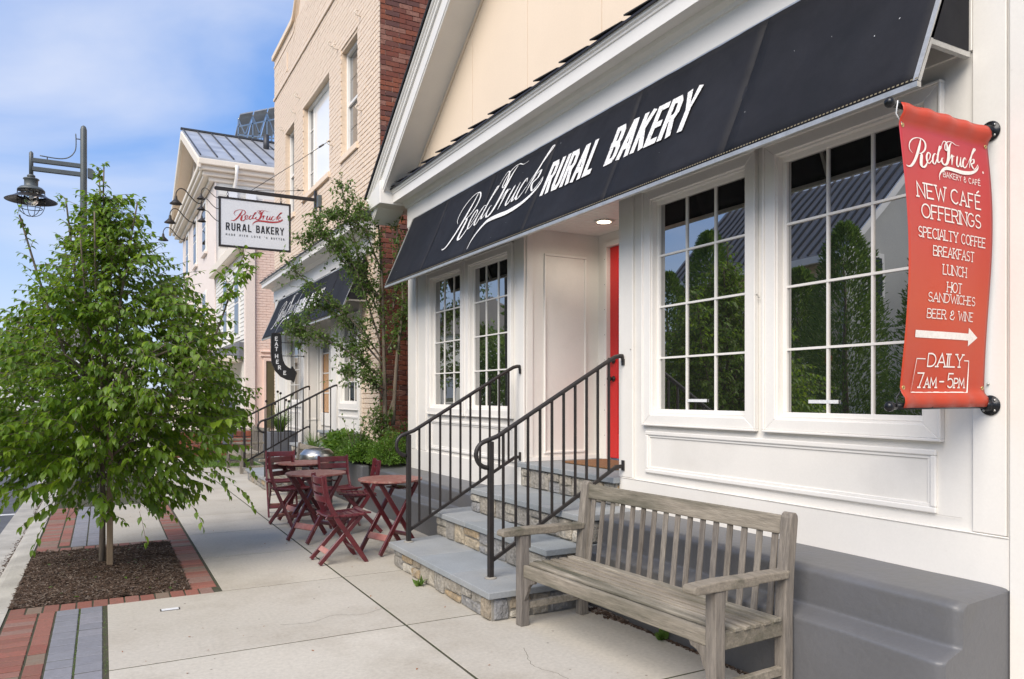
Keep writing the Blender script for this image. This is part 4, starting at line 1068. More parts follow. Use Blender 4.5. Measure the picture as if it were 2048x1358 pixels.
# ================================================================ BENCHES (local: x from the street side to the back, y along, z up)
def bench(lab, loc, rz, Lb=1.72, sc=1.0, stuffs=False, group='weathered wooden benches along the shopfronts'):
    t = thing('park_bench', lab, 'bench', loc, rz, group); t.scale = (sc, sc, sc)
    T, TV = M['teak'], M['teak_v']; B = dict(local=True)
    h = Lb/2; rr = random.Random(4)
    for s in (-1, 1):
        y = s*(h-.033)
        MB().box(-.032, .033, y-.032, y+.032, 0, .588).build('front_leg', TV, t, bevel=.005, seg=2, local=True)
        mb = MB(); n = 14; pts = []
        # rear post: upright to the seat, leaning back above, rounded head
        prof = [(.455,0),(.452,.40),(.468,.60),(.500,.86),(.503,.885),(.512,.903),(.528,.912),(.546,.908),(.558,.893),(.560,.87),(.532,.62),(.520,.40),(.520,0)]
        mb.prism([(x, y-.032, z) for x, z in prof], None, (0, .064, 0)); mb.build('rear_post', TV, t, bevel=.006, seg=2, local=True, recalc=True)
        # arm rest: broad front, stepped underside towards the back
        ya, yb = y-.040, y+.040
        prof = [(-.165,.592),(-.175,.602),(-.175,.622),(-.16,.634),(.0,.640),(.24,.632),(.27,.634),(.49,.628),(.478,.588),(.262,.590),(.245,.582),(.10,.588)]
        mb = MB(); mb.prism([(x, ya, z) for x, z in prof], None, (0, .08, 0)); mb.build('arm_rest', T, t, bevel=.007, seg=2, local=True, recalc=True)
        MB().box(.035, .457, y-.018, y+.018, .305, .385).build('side_rail', T, t, bevel=.004, local=True)
        MB().box(.03, .457, y-.016, y+.016, .105, .150).build('side_stretcher', T, t, bevel=.004, local=True)
        MB().box(.036, .060, y-.012, y+.012, .50, .588).build('arm_bracket', TV, t, bevel=.003, local=True)
        # curved brackets under the front rail
        yi = y-s*.033; pr_ = [(yi, .318), (yi-s*.125, .318), (yi-s*.115, .296), (yi-s*.075, .285), (yi-s*.05, .26), (yi-s*.042, .235), (yi-s*.022, .20), (yi, .165)]
        mb = MB(); mb.prism([(-.012, a, b) for a, b in pr_], None, (.026, 0, 0)); mb.build('corner_bracket', TV, t, bevel=.003, local=True, recalc=True)
    MB().box(-.016, .018, -h+.066, h-.066, .318, .398).build('front_rail', T, t, bevel=.006, seg=2, local=True)
    for k, (xa, w_) in enumerate(((.030,.043),(.101,.043),(.171,.043),(.241,.044),(.312,.046),(.385,.052))):
        dz = -.012*math.sin(math.pi*(k+1)/8); y0 = -h+.004 if k > 0 else -h+.068
        MB().box(xa, xa+w_, y0, -y0, .390+dz+(.006 if k == 0 else 0), .410+dz+(.006 if k == 0 else 0)).build('seat_slat', T, t, bevel=.005, seg=2, local=True)
    def lean(z): return .470+(z-.42)*.118
    mb = MB(); mb.prism([(lean(.80)-.004, -h+.066, .795), (lean(.80)+.034, -h+.066, .793), (lean(.89)+.034, -h+.066, .886), (lean(.89)-.004, -h+.066, .890)], None, (0, 2*h-.132, 0)); mb.build('top_rail', T, t, bevel=.006, seg=2, local=True, recalc=True)
    MB().box(.44, .468, -h+.066, h-.066, .315, .375).build('lower_back_rail', T, t, bevel=.005, local=True)
    n = 16; pitch = (2*h-.132)/n
    for k in range(n):
        y = -h+.066+pitch*(k+.5)
        a, b = Vector((lean(.34)+.016, y, .34)), Vector((lean(.80)+.014, y, .80))
        MB().bar(a, b, .039, .012, up=(1,0,-.1)).build('back_slat', TV, t, bevel=.003, local=True)
    return t
bench('nearest weathered gray wooden bench with slatted back standing against the gray ledge', (2.458, 3.463, 0), R(3.6))
bench('weathered wooden bench mostly hidden behind the round metal bin', (2.20, 11.0, 0), R(1.5), 1.5, .86)
bench('farthest weathered wooden bench beyond the second flight of steps', (2.30, 15.75, 0), R(2), 1.5, .95)

# ================================================================ FOLDING CHAIRS AND TABLES (local: +x = the way the sitter faces)
def make_chair(lab, loc, rz):
    t = thing('folding_chair', lab, 'chair', loc, rz, 'maroon wooden folding chairs'); C_ = M['bistro']
    for s in (-1, 1):
        y = s*.172; pts = [(.205, 0), (.06, .22), (-.075, .42), (-.155, .60), (-.185, .79)]
        P = catmull(pts, 4); mb = MB(); w = .042; t_ = .020
        L_ = []; R_ = []
        for i, p in enumerate(P):
            a = Vector(P[max(0,i-1)]); b = Vector(P[min(len(P)-1,i+1)]); d = (b-a).normalized(); nn = Vector((-d.y, d.x))
            L_.append((p[0]+nn.x*w/2, p[1]+nn.y*w/2)); R_.append((p[0]-nn.x*w/2, p[1]-nn.y*w/2))
        L_[0] = (L_[0][0], 0); R_[0] = (R_[0][0], 0)
        vs = []; n = len(P)
        for q in (y-t_/2, y+t_/2):
            vs += [(a[0], q, max(0,a[1])) for a in L_]+[(a[0], q, max(0,a[1])) for a in R_]
        fs = []
        for i in range(n-1):
            fs += [(i, i+1, n+i+1, n+i), (2*n+i, 3*n+i, 3*n+i+1, 2*n+i+1), (i, 2*n+i, 2*n+i+1, i+1), (n+i, n+i+1, 3*n+i+1, 3*n+i)]
        fs += [(0, n, 3*n, 2*n), (n-1, 3*n-1, 4*n-1, 2*n-1)]
        mb.add(vs, fs); mb.build('back_upright', C_, t, local=True, recalc=True, bevel=.003)
        y2 = s*.142
        MB().bar((-.215, y2, .012), (.165, y2, .415), .040, .020, up=(0,1,0)).build('cross_leg', C_, t, bevel=.003, local=True)
        mb = MB(); mb.prism([(-.165, y2-s*.0-.010, .405), (-.15, y2-.010, .43), (.19, y2-.010, .440), (.20, y2-.010, .412), (.0, y2-.010, .392)], None, (0, .020, 0)); mb.build('seat_rail', C_, t, bevel=.003, local=True, recalc=True)
    xs_ = [-.155+.058*k for k in range(7)]
    for k, x in enumerate(xs_):
        z = .447-.016*math.sin(math.pi*(k+.5)/7)+.006*(k == 6)
        mb = MB(); n = 8; w = .050; vs = []
        for i in range(n+1):
            y = -.19+.38*i/n; dz = -.010*math.sin(math.pi*i/n)
            vs += [(x, y, z+dz), (x+w, y, z+dz+.002), (x+w, y, z+dz-.014), (x, y, z+dz-.014)]
        fs = [(4*i+j, 4*i+(j+1)%4, 4*(i+1)+(j+1)%4, 4*(i+1)+j) for i in range(n) for j in range(4)]+[(3,2,1,0),(4*n,4*n+1,4*n+2,4*n+3)]
        mb.add(vs, fs).build('seat_slat', C_, t, bevel=.003, local=True, recalc=True)
    for k, (z, w) in enumerate(((.745,.062),(.665,.058),(.585,.056))):
        mb = MB(); n = 10; vs = []; xb = -.178+(.79-z)*.10
        for i in range(n+1):
            y = -.182+.364*i/n; dx = -.030*math.sin(math.pi*i/n); up = .010*math.sin(math.pi*i/n)*(k == 0)*0
            vs += [(xb+dx, y, z-w/2), (xb+dx-.014, y, z-w/2), (xb+dx-.018, y, z+w/2+up), (xb+dx-.004, y, z+w/2+up)]
        fs = [(4*i+j, 4*i+(j+1)%4, 4*(i+1)+(j+1)%4, 4*(i+1)+j) for i in range(n) for j in range(4)]+[(3,2,1,0),(4*n,4*n+1,4*n+2,4*n+3)]
        mb.add(vs, fs).build('back_slat', C_, t, bevel=.003, local=True, recalc=True)
    MB().bar((-.130, -.132, .105), (-.130, .132, .105), .018, .048, up=(.68,0,.73)).build('stretcher', M['bistro_pale'], t, bevel=.003, local=True)
    MB().bar((.125, -.162, .115), (.125, .162, .115), .018, .040, up=(-.5,0,.85)).build('stretcher', C_, t, bevel=.003, local=True)
    return t
ang = lambda x, y: math.atan2(y, x)
chair0 = make_chair('nearest maroon folding chair, its slatted seat facing the building', (1.88, 6.755, 0), ang(1, .02))
def place_chair(lab, x, y, a):
    c = copy_tree(chair0); c.location = (x, y, 0); c.rotation_euler = (0, 0, a); c['label'] = lab
place_chair('maroon folding chair at the left end of the table group, nearest the curb', 1.93, 8.90, ang(.5, -.87))
place_chair('maroon folding chair in the middle, broad slatted back toward the planter', 2.40, 8.62, ang(.10, -1))
place_chair('maroon folding chair seen edge-on, between the middle table and the nearest table', 2.48, 8.06, ang(-1, .18))
place_chair('farthest maroon folding chair behind the farthest round table', 1.98, 9.72, ang(-.10, -1))

def make_table(lab, loc, rz):
    t = thing('folding_table', lab, 'table', loc, rz, 'round maroon folding tables'); C_ = M['bistro']; r = .305
    n = 8; pw = 2*r/n
    for k in range(n):                       # planks of the round top
        a, b = -r+pw*k+.0012, -r+pw*(k+1)-.0012; P = []
        hw = lambda x: math.sqrt(max(0, r*r-x*x))
        m = 6
        for i in range(m+1): x = a+(b-a)*i/m; P.append((x, hw(x)))
        for i in range(m, -1, -1): x = a+(b-a)*i/m; P.append((x, -hw(x)))
        P2 = []
        for p in P:
            if not P2 or (abs(p[0]-P2[-1][0])+abs(p[1]-P2[-1][1])) > 1e-4: P2.append(p)
        MB().prism([(x, y, .682) for x, y in P2], None, (0,0,.018)).build('top_plank', M['bistro_top'], t, bevel=.0025, local=True, recalc=True)
    for s in (-1, 1): MB().box(s*.12-.014, s*.12+.014, -.25, .25, .655, .6815).build('batten', C_, t, local=True, bevel=.003)
    for s in (-1, 1):
        MB().bar((s*.155, -.235, .014), (s*.155, .205, .665), .044, .020, up=(1,0,0)).build('leg', C_, t, bevel=.003, local=True)
        MB().bar((s*.130, .235, .014), (s*.130, -.205, .665), .044, .020, up=(1,0,0)).build('leg', C_, t, bevel=.003, local=True)
    MB().bar((-.165, -.138, .155), (.165, -.138, .155), .022, .062, up=(0,.55,.83)).build('stretcher', M['bistro_pale'], t, bevel=.003, local=True)
    MB().bar((-.13, .138, .155), (.13, .138, .155), .018, .045, up=(0,-.55,.83)).build('stretcher', C_, t, bevel=.003, local=True)
    for k in range(5): MB().box(-.10, .10, .03+.036*k, .055+.036*k, .60, .612).build('under_slat', C_, t, local=True)
    return t
tab0 = make_table('nearest round maroon folding table, beside the iron handrail', (2.43, 6.93, 0), R(-72))
for lab, x, y, a in (('round maroon folding table in the middle of the group, ringed by three chairs', 1.94, 7.83, R(-65)), ('farthest round maroon folding table, in front of the metal bin', 2.10, 9.10, R(-80))):
    c = copy_tree(tab0); c.location = (x, y, 0); c.rotation_euler = (0,0,a); c['label'] = lab

# metal litter bin with a polished dome
tb = thing('litter_bin', 'round metal litter bin with polished steel dome behind the tables', 'litter bin', (2.49, 9.98, 0))
MB().lathe([(.19,.0),(.195,.02),(.195,.56),(.185,.575)], (2.49, 9.98, 0), 28).build('bin_body', M['plastic'], tb)
MB().lathe([(.205,.575),(.225,.60),(.225,.72),(.215,.735),(.175,.775),(.165,.785),(.12,.79)], (2.49, 9.98, 0), 32).build('dome', M['steel'], tb)
MB().lathe([(.11,.7905),(.10,.792)], (2.49, 9.98, 0), 24).build('ash_dish', M['dark'], tb)
for k in range(5): MB().lathe([(.1965,.0),(.1985,.004),(.1965,.008)], (2.36, 9.98, .08+.1*k), 28, cap=False).build('band', M['steel'], tb)

# ================================================================ RED BANNER
bn = thing('cafe_banner', 'tall red vertical banner hung between two black pipes beside the largest window', 'banner', (3.54, 1.968, 2.06))
BX0, BX1, BZ0, BZ1, BY = 2.872, 3.495, 1.447, 2.700, 1.968
def bpt(x, z, off=0):
    u = (x-BX0)/(BX1-BX0); v = (z-BZ0)/(BZ1-BZ0)
    bulge = -.046*math.sin(math.pi*min(1, max(0, v)))**1.2*(1-.55*u)+.010*math.sin(math.pi*2*v)*u
    rip = .0035*math.sin(x*46+3*math.sin(z*3))*(math.exp(-max(0, v)/.06)+math.exp(-max(0, 1-v)/.05))+.005*math.sin(x*14+z*2)*(.3+.7*(1-v))
    e = .012*math.sin(math.pi*v)
    for s0, s1 in ((2.627, 2.705), (1.518, 1.440)):
        w_ = (z-s0)/(s1-s0)
        if w_ > 0: bulge -= .026*min(1, w_*2.4)*(1 if w_ < .9 else .7); rip *= 1.5
    return (x+e*(1 if u > .5 else .6), BY+bulge+rip-off, z)
gm_ = bpy.data.materials.new('banner_vinyl'); gm_.use_nodes = True; t = gm_.node_tree; p = [q for q in t.nodes if q.type == 'BSDF_PRINCIPLED'][0]
# printed fade from crimson at the head to orange-red at the foot
g_ = t.nodes.new('ShaderNodeNewGeometry'); sx_ = t.nodes.new('ShaderNodeSeparateXYZ'); mr = t.nodes.new('ShaderNodeMapRange'); ra = t.nodes.new('ShaderNodeValToRGB')
mr.inputs['From Min'].default_value = 1.45; mr.inputs['From Max'].default_value = 2.7; t.links.new(g_.outputs['Position'], sx_.inputs[0]); t.links.new(sx_.outputs['Z'], mr.inputs[0]); t.links.new(mr.outputs[0], ra.inputs[0])
ra.color_ramp.elements[0].color = (.42,.040,.014,1); ra.color_ramp.elements[1].color = (.46,.045,.020,1); e = ra.color_ramp.elements.new(.35); e.color = (.50,.062,.022,1)
e = ra.color_ramp.elements.new(.925); e.color = (.42,.030,.045,1)
e = ra.color_ramp.elements.new(.945); e.color = (.46,.045,.020,1)
t.links.new(ra.outputs[0], p.inputs['Base Color']); p.inputs['Roughness'].default_value = .42; p.inputs['Specular IOR Level'].default_value = .4
nx, nz_ = 34, 60; vs = []; fs = []
for k in range(nz_+1):
    for i in range(nx+1): vs.append(bpt(BX0+(BX1-BX0)*i/nx, BZ0+(BZ1-BZ0)*k/nz_))
fs = [(k*(nx+1)+i, k*(nx+1)+i+1, (k+1)*(nx+1)+i+1, (k+1)*(nx+1)+i) for k in range(nz_) for i in range(nx)]
o = MB().add(vs, fs, True).build('banner_cloth', gm_, bn); md = o.modifiers.new('solid', 'SOLIDIFY'); md.thickness = .0012; md.offset = -1
for z in (2.627, 1.518):
    mb = MB(); ribbon(mb, [(BX0+(BX1-BX0)*i/40, z) for i in range(41)], .0022, .0016, lambda a, b, n: bpt(a, b, n)); mb.build('seam_stitch', M['ink_cream'], bn)
for z, zz in ((BZ1-.004, 0), (BZ0+.006, 1)):
    MB().tube([(2.838, BY+.004, z), (3.54, BY+.004, z)], .0135, 12).build('pipe_arm', M['pipe'], bn)
    MB().lathe([(.003,-.022),(.013,-.019),(.020,-.010),(.0215,0),(.019,.010),(.014,.018),(.014,.034)], (2.828, BY+.004, z), 16, 'x').build('ball_end', M['pipe'], bn)
    fl = MB().lathe([(.044,.0),(.046,-.006),(.043,-.009),(.027,-.011),(.025,-.028),(.020,-.032),(.018,-.045)], (3.5435, BY+.004, z), 24, 'x').build('wall_flange', M['pipe'], bn)
    for k in range(4):
        a = math.pi/4+k*math.pi/2; MB().lathe([(.006,0),(.006,-.005),(.003,-.007)], (3.535, BY+.004+.033*math.cos(a), z+.033*math.sin(a)), 8, 'x').build('screw', M['steel'], fl)
for x in (2.892, 3.475):
    for z in (2.612, 1.530):
        q = bpt(x, z, .001); MB().lathe([(.0095,.0),(.0095,-.002),(.004,-.002),(.004,.0)], q, 14, 'y', cap=False).build('grommet', M['brass'], bn)
        zz = BZ1 if z > 2 else BZ0
        if x < 3: MB().tube([(q[0], q[1], q[2]), (2.862, BY, (z+zz)/2), (2.856, BY-.012, zz+.004)], .003, 6).build('zip_tie', M['ink_black' if z < 2 else 'paper'], bn)
fb = lambda u, v, n: bpt(u, v, n)
ink = M['ink_cream']
mb = MB(); script_strokes(mb, 2.897, 2.440, .51, fb, weight=.165, hs_=1.08); mb.build('script_lettering', ink, bn)
def bline(txt, zc, h, x0, x1, w=.10, **k):
    ws = []; text_strokes(ws, txt, x0, zc-h/2, h, fb, weight=w, fit=(x1-x0), **k)
    for m_ in ws: m_.build('lettering', ink, bn)
bline('BAKERY & CAFÉ', 2.438, .023, 3.131, 3.408, .13, serif=False)
bline('NEW CAFÉ', 2.350, .060, 2.947, 3.402, .12, sx=1.0, space=.3)
bline('OFFERINGS', 2.264, .056, 2.968, 3.398, .12, sx=.92, gap=.1)
bline('SPECIALTY COFFEE', 2.174, .041, 2.940, 3.436, .125, gap=.12)
bline('BREAKFAST', 2.104, .040, 3.041, 3.347, .12, gap=.12)
bline('LUNCH', 2.031, .040, 3.111, 3.285, .12, gap=.12)
bline('HOT', 1.959, .040, 3.146, 3.252, .12, gap=.12)
bline('SANDWICHES', 1.911, .036, 3.019, 3.374, .12, gap=.12)
bline('BEER & WINE', 1.842, .037, 3.019, 3.364, .12, gap=.12)
mb = MB(); ribbon(mb, [(2.947+.01*i, 1.7545) for i in range(40)], .030, .0016, fb)
n_ = 10; vs = []
for i in range(n_+1):
    x = 3.337+.080*i/n_; hw = .040*(1-i/n_)+.0005; vs += [fb(x, 1.7545+hw, .0016), fb(x, 1.7545-hw, .0016)]
mb.add(vs, [(2*i, 2*i+1, 2*i+3, 2*i+2) for i in range(n_)]); mb.build('arrow', ink, bn)
bline('DAILY', 1.648, .054, 3.052, 3.296, .125, slant=.03, gap=.12)
bline('7_AM - 5_PM', 1.562, .060, 2.990, 3.312, .11, small=.66, space=.16, gap=.1)
mb = MB()
for q in ([(3.034, 1.652)]+[(2.975, 1.652), (2.945, 1.512)]+[(2.945+.0388*i, 1.512) for i in range(1, 10)]+[(3.333, 1.512), (3.352, 1.650), (3.312, 1.650)],): ribbon(mb, q, .0042, .0018, fb, ends=.002)
mb.build('border_line', ink, bn)
mb = MB(); ribbon(mb, arc(3.438, 2.49, .0035, .0035, 0, 360, 10), .0035, .0016, fb); mb.build('dot', ink, bn)

# ================================================================ HANGING SIGN (on its bracket across the pavement)
hs_ = thing('hanging_sign', 'white framed board sign with red and black lettering hanging from a black bracket', 'hanging sign', (3.54, 14.3, 5.0))
SX0, SX1, SZ0, SZ1, SY = 1.815, 3.075, 4.150, 5.045, 14.3
MB().box(SX0+.03, SX1-.03, SY-.018, SY+.018, SZ0+.03, SZ1-.03).build('board', M['sign_white'], hs_)
for a in ((SX0, SX1, SZ0, SZ0+.035), (SX0, SX1, SZ1-.035, SZ1), (SX0, SX0+.035, SZ0+.0351, SZ1-.0351), (SX1-.035, SX1, SZ0+.0351, SZ1-.0351)):
    MB().box(a[0], a[1], SY-.026, SY+.026, a[2], a[3]).build('frame_bar', M['iron'], hs_, bevel=.003)
MB().box(1.76, 3.53, SY-.025, SY+.025, 5.155, 5.215).build('bracket_arm', M['iron'], hs_, bevel=.004)
MB().tube([(1.76, SY, 5.185), (1.745, SY, 5.185)], [.03, .018], 10).build('arm_end', M['iron'], hs_)
MB().box(3.515, 3.55, SY-.04, SY+.04, 5.02, 5.36).build('wall_plate', M['iron'], hs_, bevel=.003)
for x in (1.97, 2.90):
    k = MB().tube([(x, SY, 5.155), (x, SY, 5.12)], .008, 6).build('hanger', M['iron'], hs_)
    MB().tube([(x+.016*math.cos(q*.7), SY, 5.10+.024*math.sin(q*.7)) for q in range(10)], .005, 6).build('link', M['iron'], k)
    MB().lathe([(.001,-.025),(.02,-.015),(.022,0),(.012,.012),(.006,.03)], (x, SY, 5.055), 10).build('finial', M['iron'], k)
fs_ = lambda u, v, n: (u, SY-.0185-n, v)
mb = MB(); script_strokes(mb, 2.035, 4.630, .90, fs_, weight=.165, hs_=.98); mb.build('script_lettering', M['ink_red'], hs_)
for wd, x0, ft in (('RURAL', 1.945, .42), ('BAKERY', 2.465, .475)):
    mb = MB(); text_strokes(mb, wd, x0, 4.462, .115, fs_, weight=.19, glyphs=BL, gap=.46, serif=False, fit=ft); mb.build('block_lettering', M['ink_black'], hs_)
mb = MB(); text_strokes(mb, "MADE WITH LOVE 'N BUTTER", 1.935, 4.362, .030, fs_, weight=.22, gap=1.0, space=1.6, serif=False, fit=1.02); mb.build('small_lettering', M['ink_black'], hs_)
for a, b in (((2.38, SY, 5.22), (3.545, SY-.9, 6.03)), ((2.42, SY, 5.22), (3.545, SY+1.05, 5.62))):
    a, b = Vector(a), Vector(b); MB().tube([a, a.lerp(b, .5)+Vector((0,0,-.012)), b], .006, 5).build('stay_cable', M['cable'], hs_)
    c = a.lerp(b, .88); MB().tube([c, c.lerp(b, .5)], .016, 6).build('turnbuckle', M['cable'], hs_)
    MB().tube([b+Vector((.015,0,0)), b+Vector((-.03,0,0))], .012, 8).build('eye_bolt', M['cable'], hs_)

def gooseneck(lab, wall, y, z, reach, sc, rz=0, group='black gooseneck sign lamps'):
    t = thing('gooseneck_lamp', lab, 'wall lamp', (wall, y, z), rz, group)
    P = catmull([(0,0,0), (-.10*sc,0,.01*sc), (-.24*sc,0,.13*sc), (-.36*sc,0,.27*sc), (-.47*sc,0,.29*sc), (-.54*sc,0,.20*sc), (-.55*sc,0,.10*sc)], 5)
    MB().tube(P, .013*sc, 6).build('arm', M['iron'], t, local=True)
    MB().lathe([(.022*sc,.12*sc),(.03*sc,.09*sc),(.035*sc,.04*sc),(.06*sc,.01*sc),(.13*sc,-.06*sc),(.135*sc,-.075*sc),(.12*sc,-.062*sc),(.03*sc,.0)], (-.55*sc, 0, 0), 18, cap=False).build('lamp_shade', M['iron'], t, local=True)
    MB().lathe([(.05*sc,0),(.05*sc,-.02*sc)], (0,0,0), 12, 'x').build('mount', M['iron'], t, local=True)
    return t
for lab, dy, z, a in (('uppermost of the three gooseneck lamps at the left edge of the hanging sign', .55, 5.06, .35), ('middle of the three gooseneck lamps at the left edge of the hanging sign', .28, 4.84, .2), ('lowest of the three gooseneck lamps at the left edge of the hanging sign', .02, 4.60, 0)):
    gooseneck(lab, 1.84, SY+dy*.3, z-.0, .3, .55, -a)

# ================================================================ STREET LAMP
sl_ = thing('street_lamp', 'gray green street lamp with double arm and hanging caged lantern behind the young tree', 'street lamp', (-.27, 14.0, 0))
LX, LY = -.27, 14.0; G_ = M['lamp_metal']
MB().tube([(LX, LY, 0), (LX, LY, 5.78), (LX, LY, 5.83), (LX, LY, 5.85)], [.056, .048, .035, .01], 16).build('pole', G_, sl_)
MB().lathe([(.11,0),(.11,.35),(.09,.40),(.06,.45)], (LX, LY, 0), 20).build('pole_base', G_, sl_)
for z in (5.19, 5.055): 
    MB().bar((LX+.02, LY, z), (-.985, LY, z), .05, .072).build('arm', G_, sl_, bevel=.008)
MB().tube([(-.985, LY, 4.93), (-.985, LY, 5.30), (-.985, LY, 5.325)], [.030,.030,.010], 12).build('arm_post', G_, sl_)
mb = MB(); mb.prism([(LX+.055, LY-.03, 5.01), (LX+.13, LY-.03, 4.99), (LX+.165, LY-.03, 5.04), (LX+.16, LY-.03, 5.12), (LX+.12, LY-.03, 5.165), (LX+.055, LY-.03, 5.17)], None, (0,.06,0)); mb.build('arm_scroll', G_, sl_, bevel=.01, recalc=True)
MB().tube(catmull([(LX-.11, LY, 5.70), (LX-.105, LY, 5.55), (LX-.12, LY, 5.42), (LX-.20, LY, 5.31), (LX-.34, LY, 5.265), (LX-.60, LY, 5.275)], 5), .009, 6).build('curved_rod', G_, sl_)
MB().tube([(LX-.11, LY, 5.62), (LX-.04, LY, 5.62)], .008, 6).build('rod_clip', M['bronze'], sl_); MB().tube([(LX-.50, LY, 5.272), (LX-.50, LY, 5.22)], .008, 6).build('rod_clip', M['bronze'], sl_)
cx = -.985
MB().lathe([(.035,4.96),(.055,4.945),(.058,4.925),(.045,4.915),(.05,4.90),(.105,4.895),(.112,4.882),(.095,4.870),(.095,4.78),(.10,4.77),(.15,4.755),(.185,4.72),(.19,4.70),(.155,4.705),(.03,4.72)], (cx, LY, 0), 28, cap=False).build('lantern_cap', G_, sl_)
gl_ = bpy.data.materials.new('lantern_glass'); gl_.use_nodes = True; p = gl_.node_tree.nodes['Principled BSDF']; p.inputs['Transmission Weight'].default_value = 1; p.inputs['Roughness'].default_value = .05; p.inputs['IOR'].default_value = 1.3; p.inputs['Base Color'].default_value = (.9,.88,.82,1)
MB().lathe([(.10,4.70),(.105,4.60),(.09,4.52),(.05,4.48),(.001,4.47)], (cx, LY, 0), 20, cap=False).build('lens', gl_, sl_)
MB().lathe([(.03,4.72),(.04,4.62),(.03,4.56),(.001,4.545)], (cx, LY, 0), 12, cap=False).build('bulb', M['paper'], sl_)
MB().lathe([(.20,4.635),(.25,4.60),(.345,4.555),(.36,4.545),(.345,4.548),(.24,4.578),(.185,4.60)], (cx, LY, 0), 40, cap=False).build('lamp_shade', M['bronze'], sl_)
for z, r in ((4.665,.185), (4.62,.19), (4.53,.188), (4.43,.150)):
    MB().tube([(cx+r*math.cos(a*math.pi/14), LY+r*math.sin(a*math.pi/14), z) for a in range(29)], .006, 6).build('cage_ring', M['bronze'], sl_)
for k in range(6):
    a = k*math.pi/3+.3; P = [(.188,4.70),(.188,4.53),(.175,4.44),(.135,4.36),(.07,4.315),(.0,4.305)]
    P = catmull(P, 3); MB().tube([(cx+r*math.cos(a), LY+r*math.sin(a), z) for r, z in P], .005, 5).build('cage_wire', M['bronze'], sl_)

# ================================================================ BUILDING 2: cream painted brick shop
b2 = thing('cream_brick_building', 'two storey cream painted brick building with white storefront and exposed red brick side', 'shop building', (3.56, 14.5, 0))
X2 = 3.585; Y2a, Y2b = 10.665, 18.34
UP = [(11.743, 12.677, 5.53, 7.32), (13.44, 15.44, 5.50, 7.30), (16.246, 17.12, 5.38, 7.29)]
mb = wall_cells(MB(), 'x', X2, X2+.35, Y2a+.02, Y2b, .3, 9.30, [(a-.012, b_+.012, c-.02, d+.012) for a, b_, c, d in UP]+[(11.5, 18.0, 0, 3.75)]); mb.build('wall', M['cream_joint'], b2)
MB().box(X2+.3, 14, Y2a+.022, Y2a+.35, 0, 9.2).build('side_wall', M['red_mortar'], b2)
MB().box(X2+.35, 14, Y2a+.35, Y2b, 8.6, 8.7).build('roof', M['seam'], b2)
MB().box(X2+.35, 14, Y2b-.3, Y2b, 0, 8.6).build('end_wall', M['cream_joint'], b2)
holes2 = [(a, b, c-.10, d) for a, b, c, d in UP]+[(11.5, 18.05, 0, 4.12)]
brick_face(b2, 'x', X2, -1, Y2a+.002, Y2b, .55, 9.40, holes2, M['cream_brick'], dep=.018, jit=.002, see=lambda u, z: z < 7.9)
brick_face(b2, 'y', Y2a+.022, -1, X2-.016, 6.4, .45, 9.2, [], M['red_brick'], dep=.016, jit=.004, see=lambda u, z: (u < 4.3 or z > 3.9) and u < 5.6)
# corbelled string course, parapet coping that sweeps up towards the middle
MB().box(X2-.045, X2-.018, Y2a, Y2b, 8.42, 8.475).build('string_course', M['cream_brick'], b2, bevel=.004)
def cz(y):
    if y > 16.35: return 9.40
    if y < 15.2: return 10.75
    u = (16.35-y)/1.15; return 9.40+1.35*(u*u*(3-2*u))
ysq = [Y2b+.06]+[16.36-.115*k for k in range(11)]+[15.1, 13.3]
mb = MB()
for a, b_ in zip(ysq, ysq[1:]):
    mb.prism([(X2-.001, a if a < Y2b else Y2b, 9.25), (X2-.001, b_, 9.25), (X2-.001, b_, cz(b_)), (X2-.001, a if a < Y2b else Y2b, cz(a))], None, (.30,0,0))
mb.build('parapet', M['cream_brick'], b2, recalc=True)
mb = MB()
for a, b_ in zip(ysq, ysq[1:]): mb.prism([(X2-.07, a, cz(a)), (X2-.07, b_, cz(b_)), (X2-.07, b_, cz(b_)+.10), (X2-.07, a, cz(a)+.10)], None, (.42,0,0))
mb.build('coping', M['cream'], b2, recalc=True)
for dz, dx in ((-.16,.028), (-.34,.020)):
    mb = MB()
    for a, b_ in zip(ysq[1:-1], ysq[2:]): mb.prism([(X2-.001-dx, a, cz(a)+dz-.05), (X2-.001-dx, b_, cz(b_)+dz-.05), (X2-.001-dx, b_, cz(b_)+dz), (X2-.001-dx, a, cz(a)+dz)], None, (dx+.001,0,0))
    mb.prism([(X2-.001-dx, Y2b, 9.4+dz-.05), (X2-.001-dx, ysq[1], 9.4+dz-.05), (X2-.001-dx, ysq[1], 9.4+dz), (X2-.001-dx, Y2b, 9.4+dz)], None, (dx+.001,0,0))
    mb.build('parapet_band', M['cream_brick'], b2, recalc=True)
MB().box(X2-.035, X2-.018, 16.9, 16.96, 8.62, 9.02).build('parapet_pilaster', M['cream_brick'], b2)
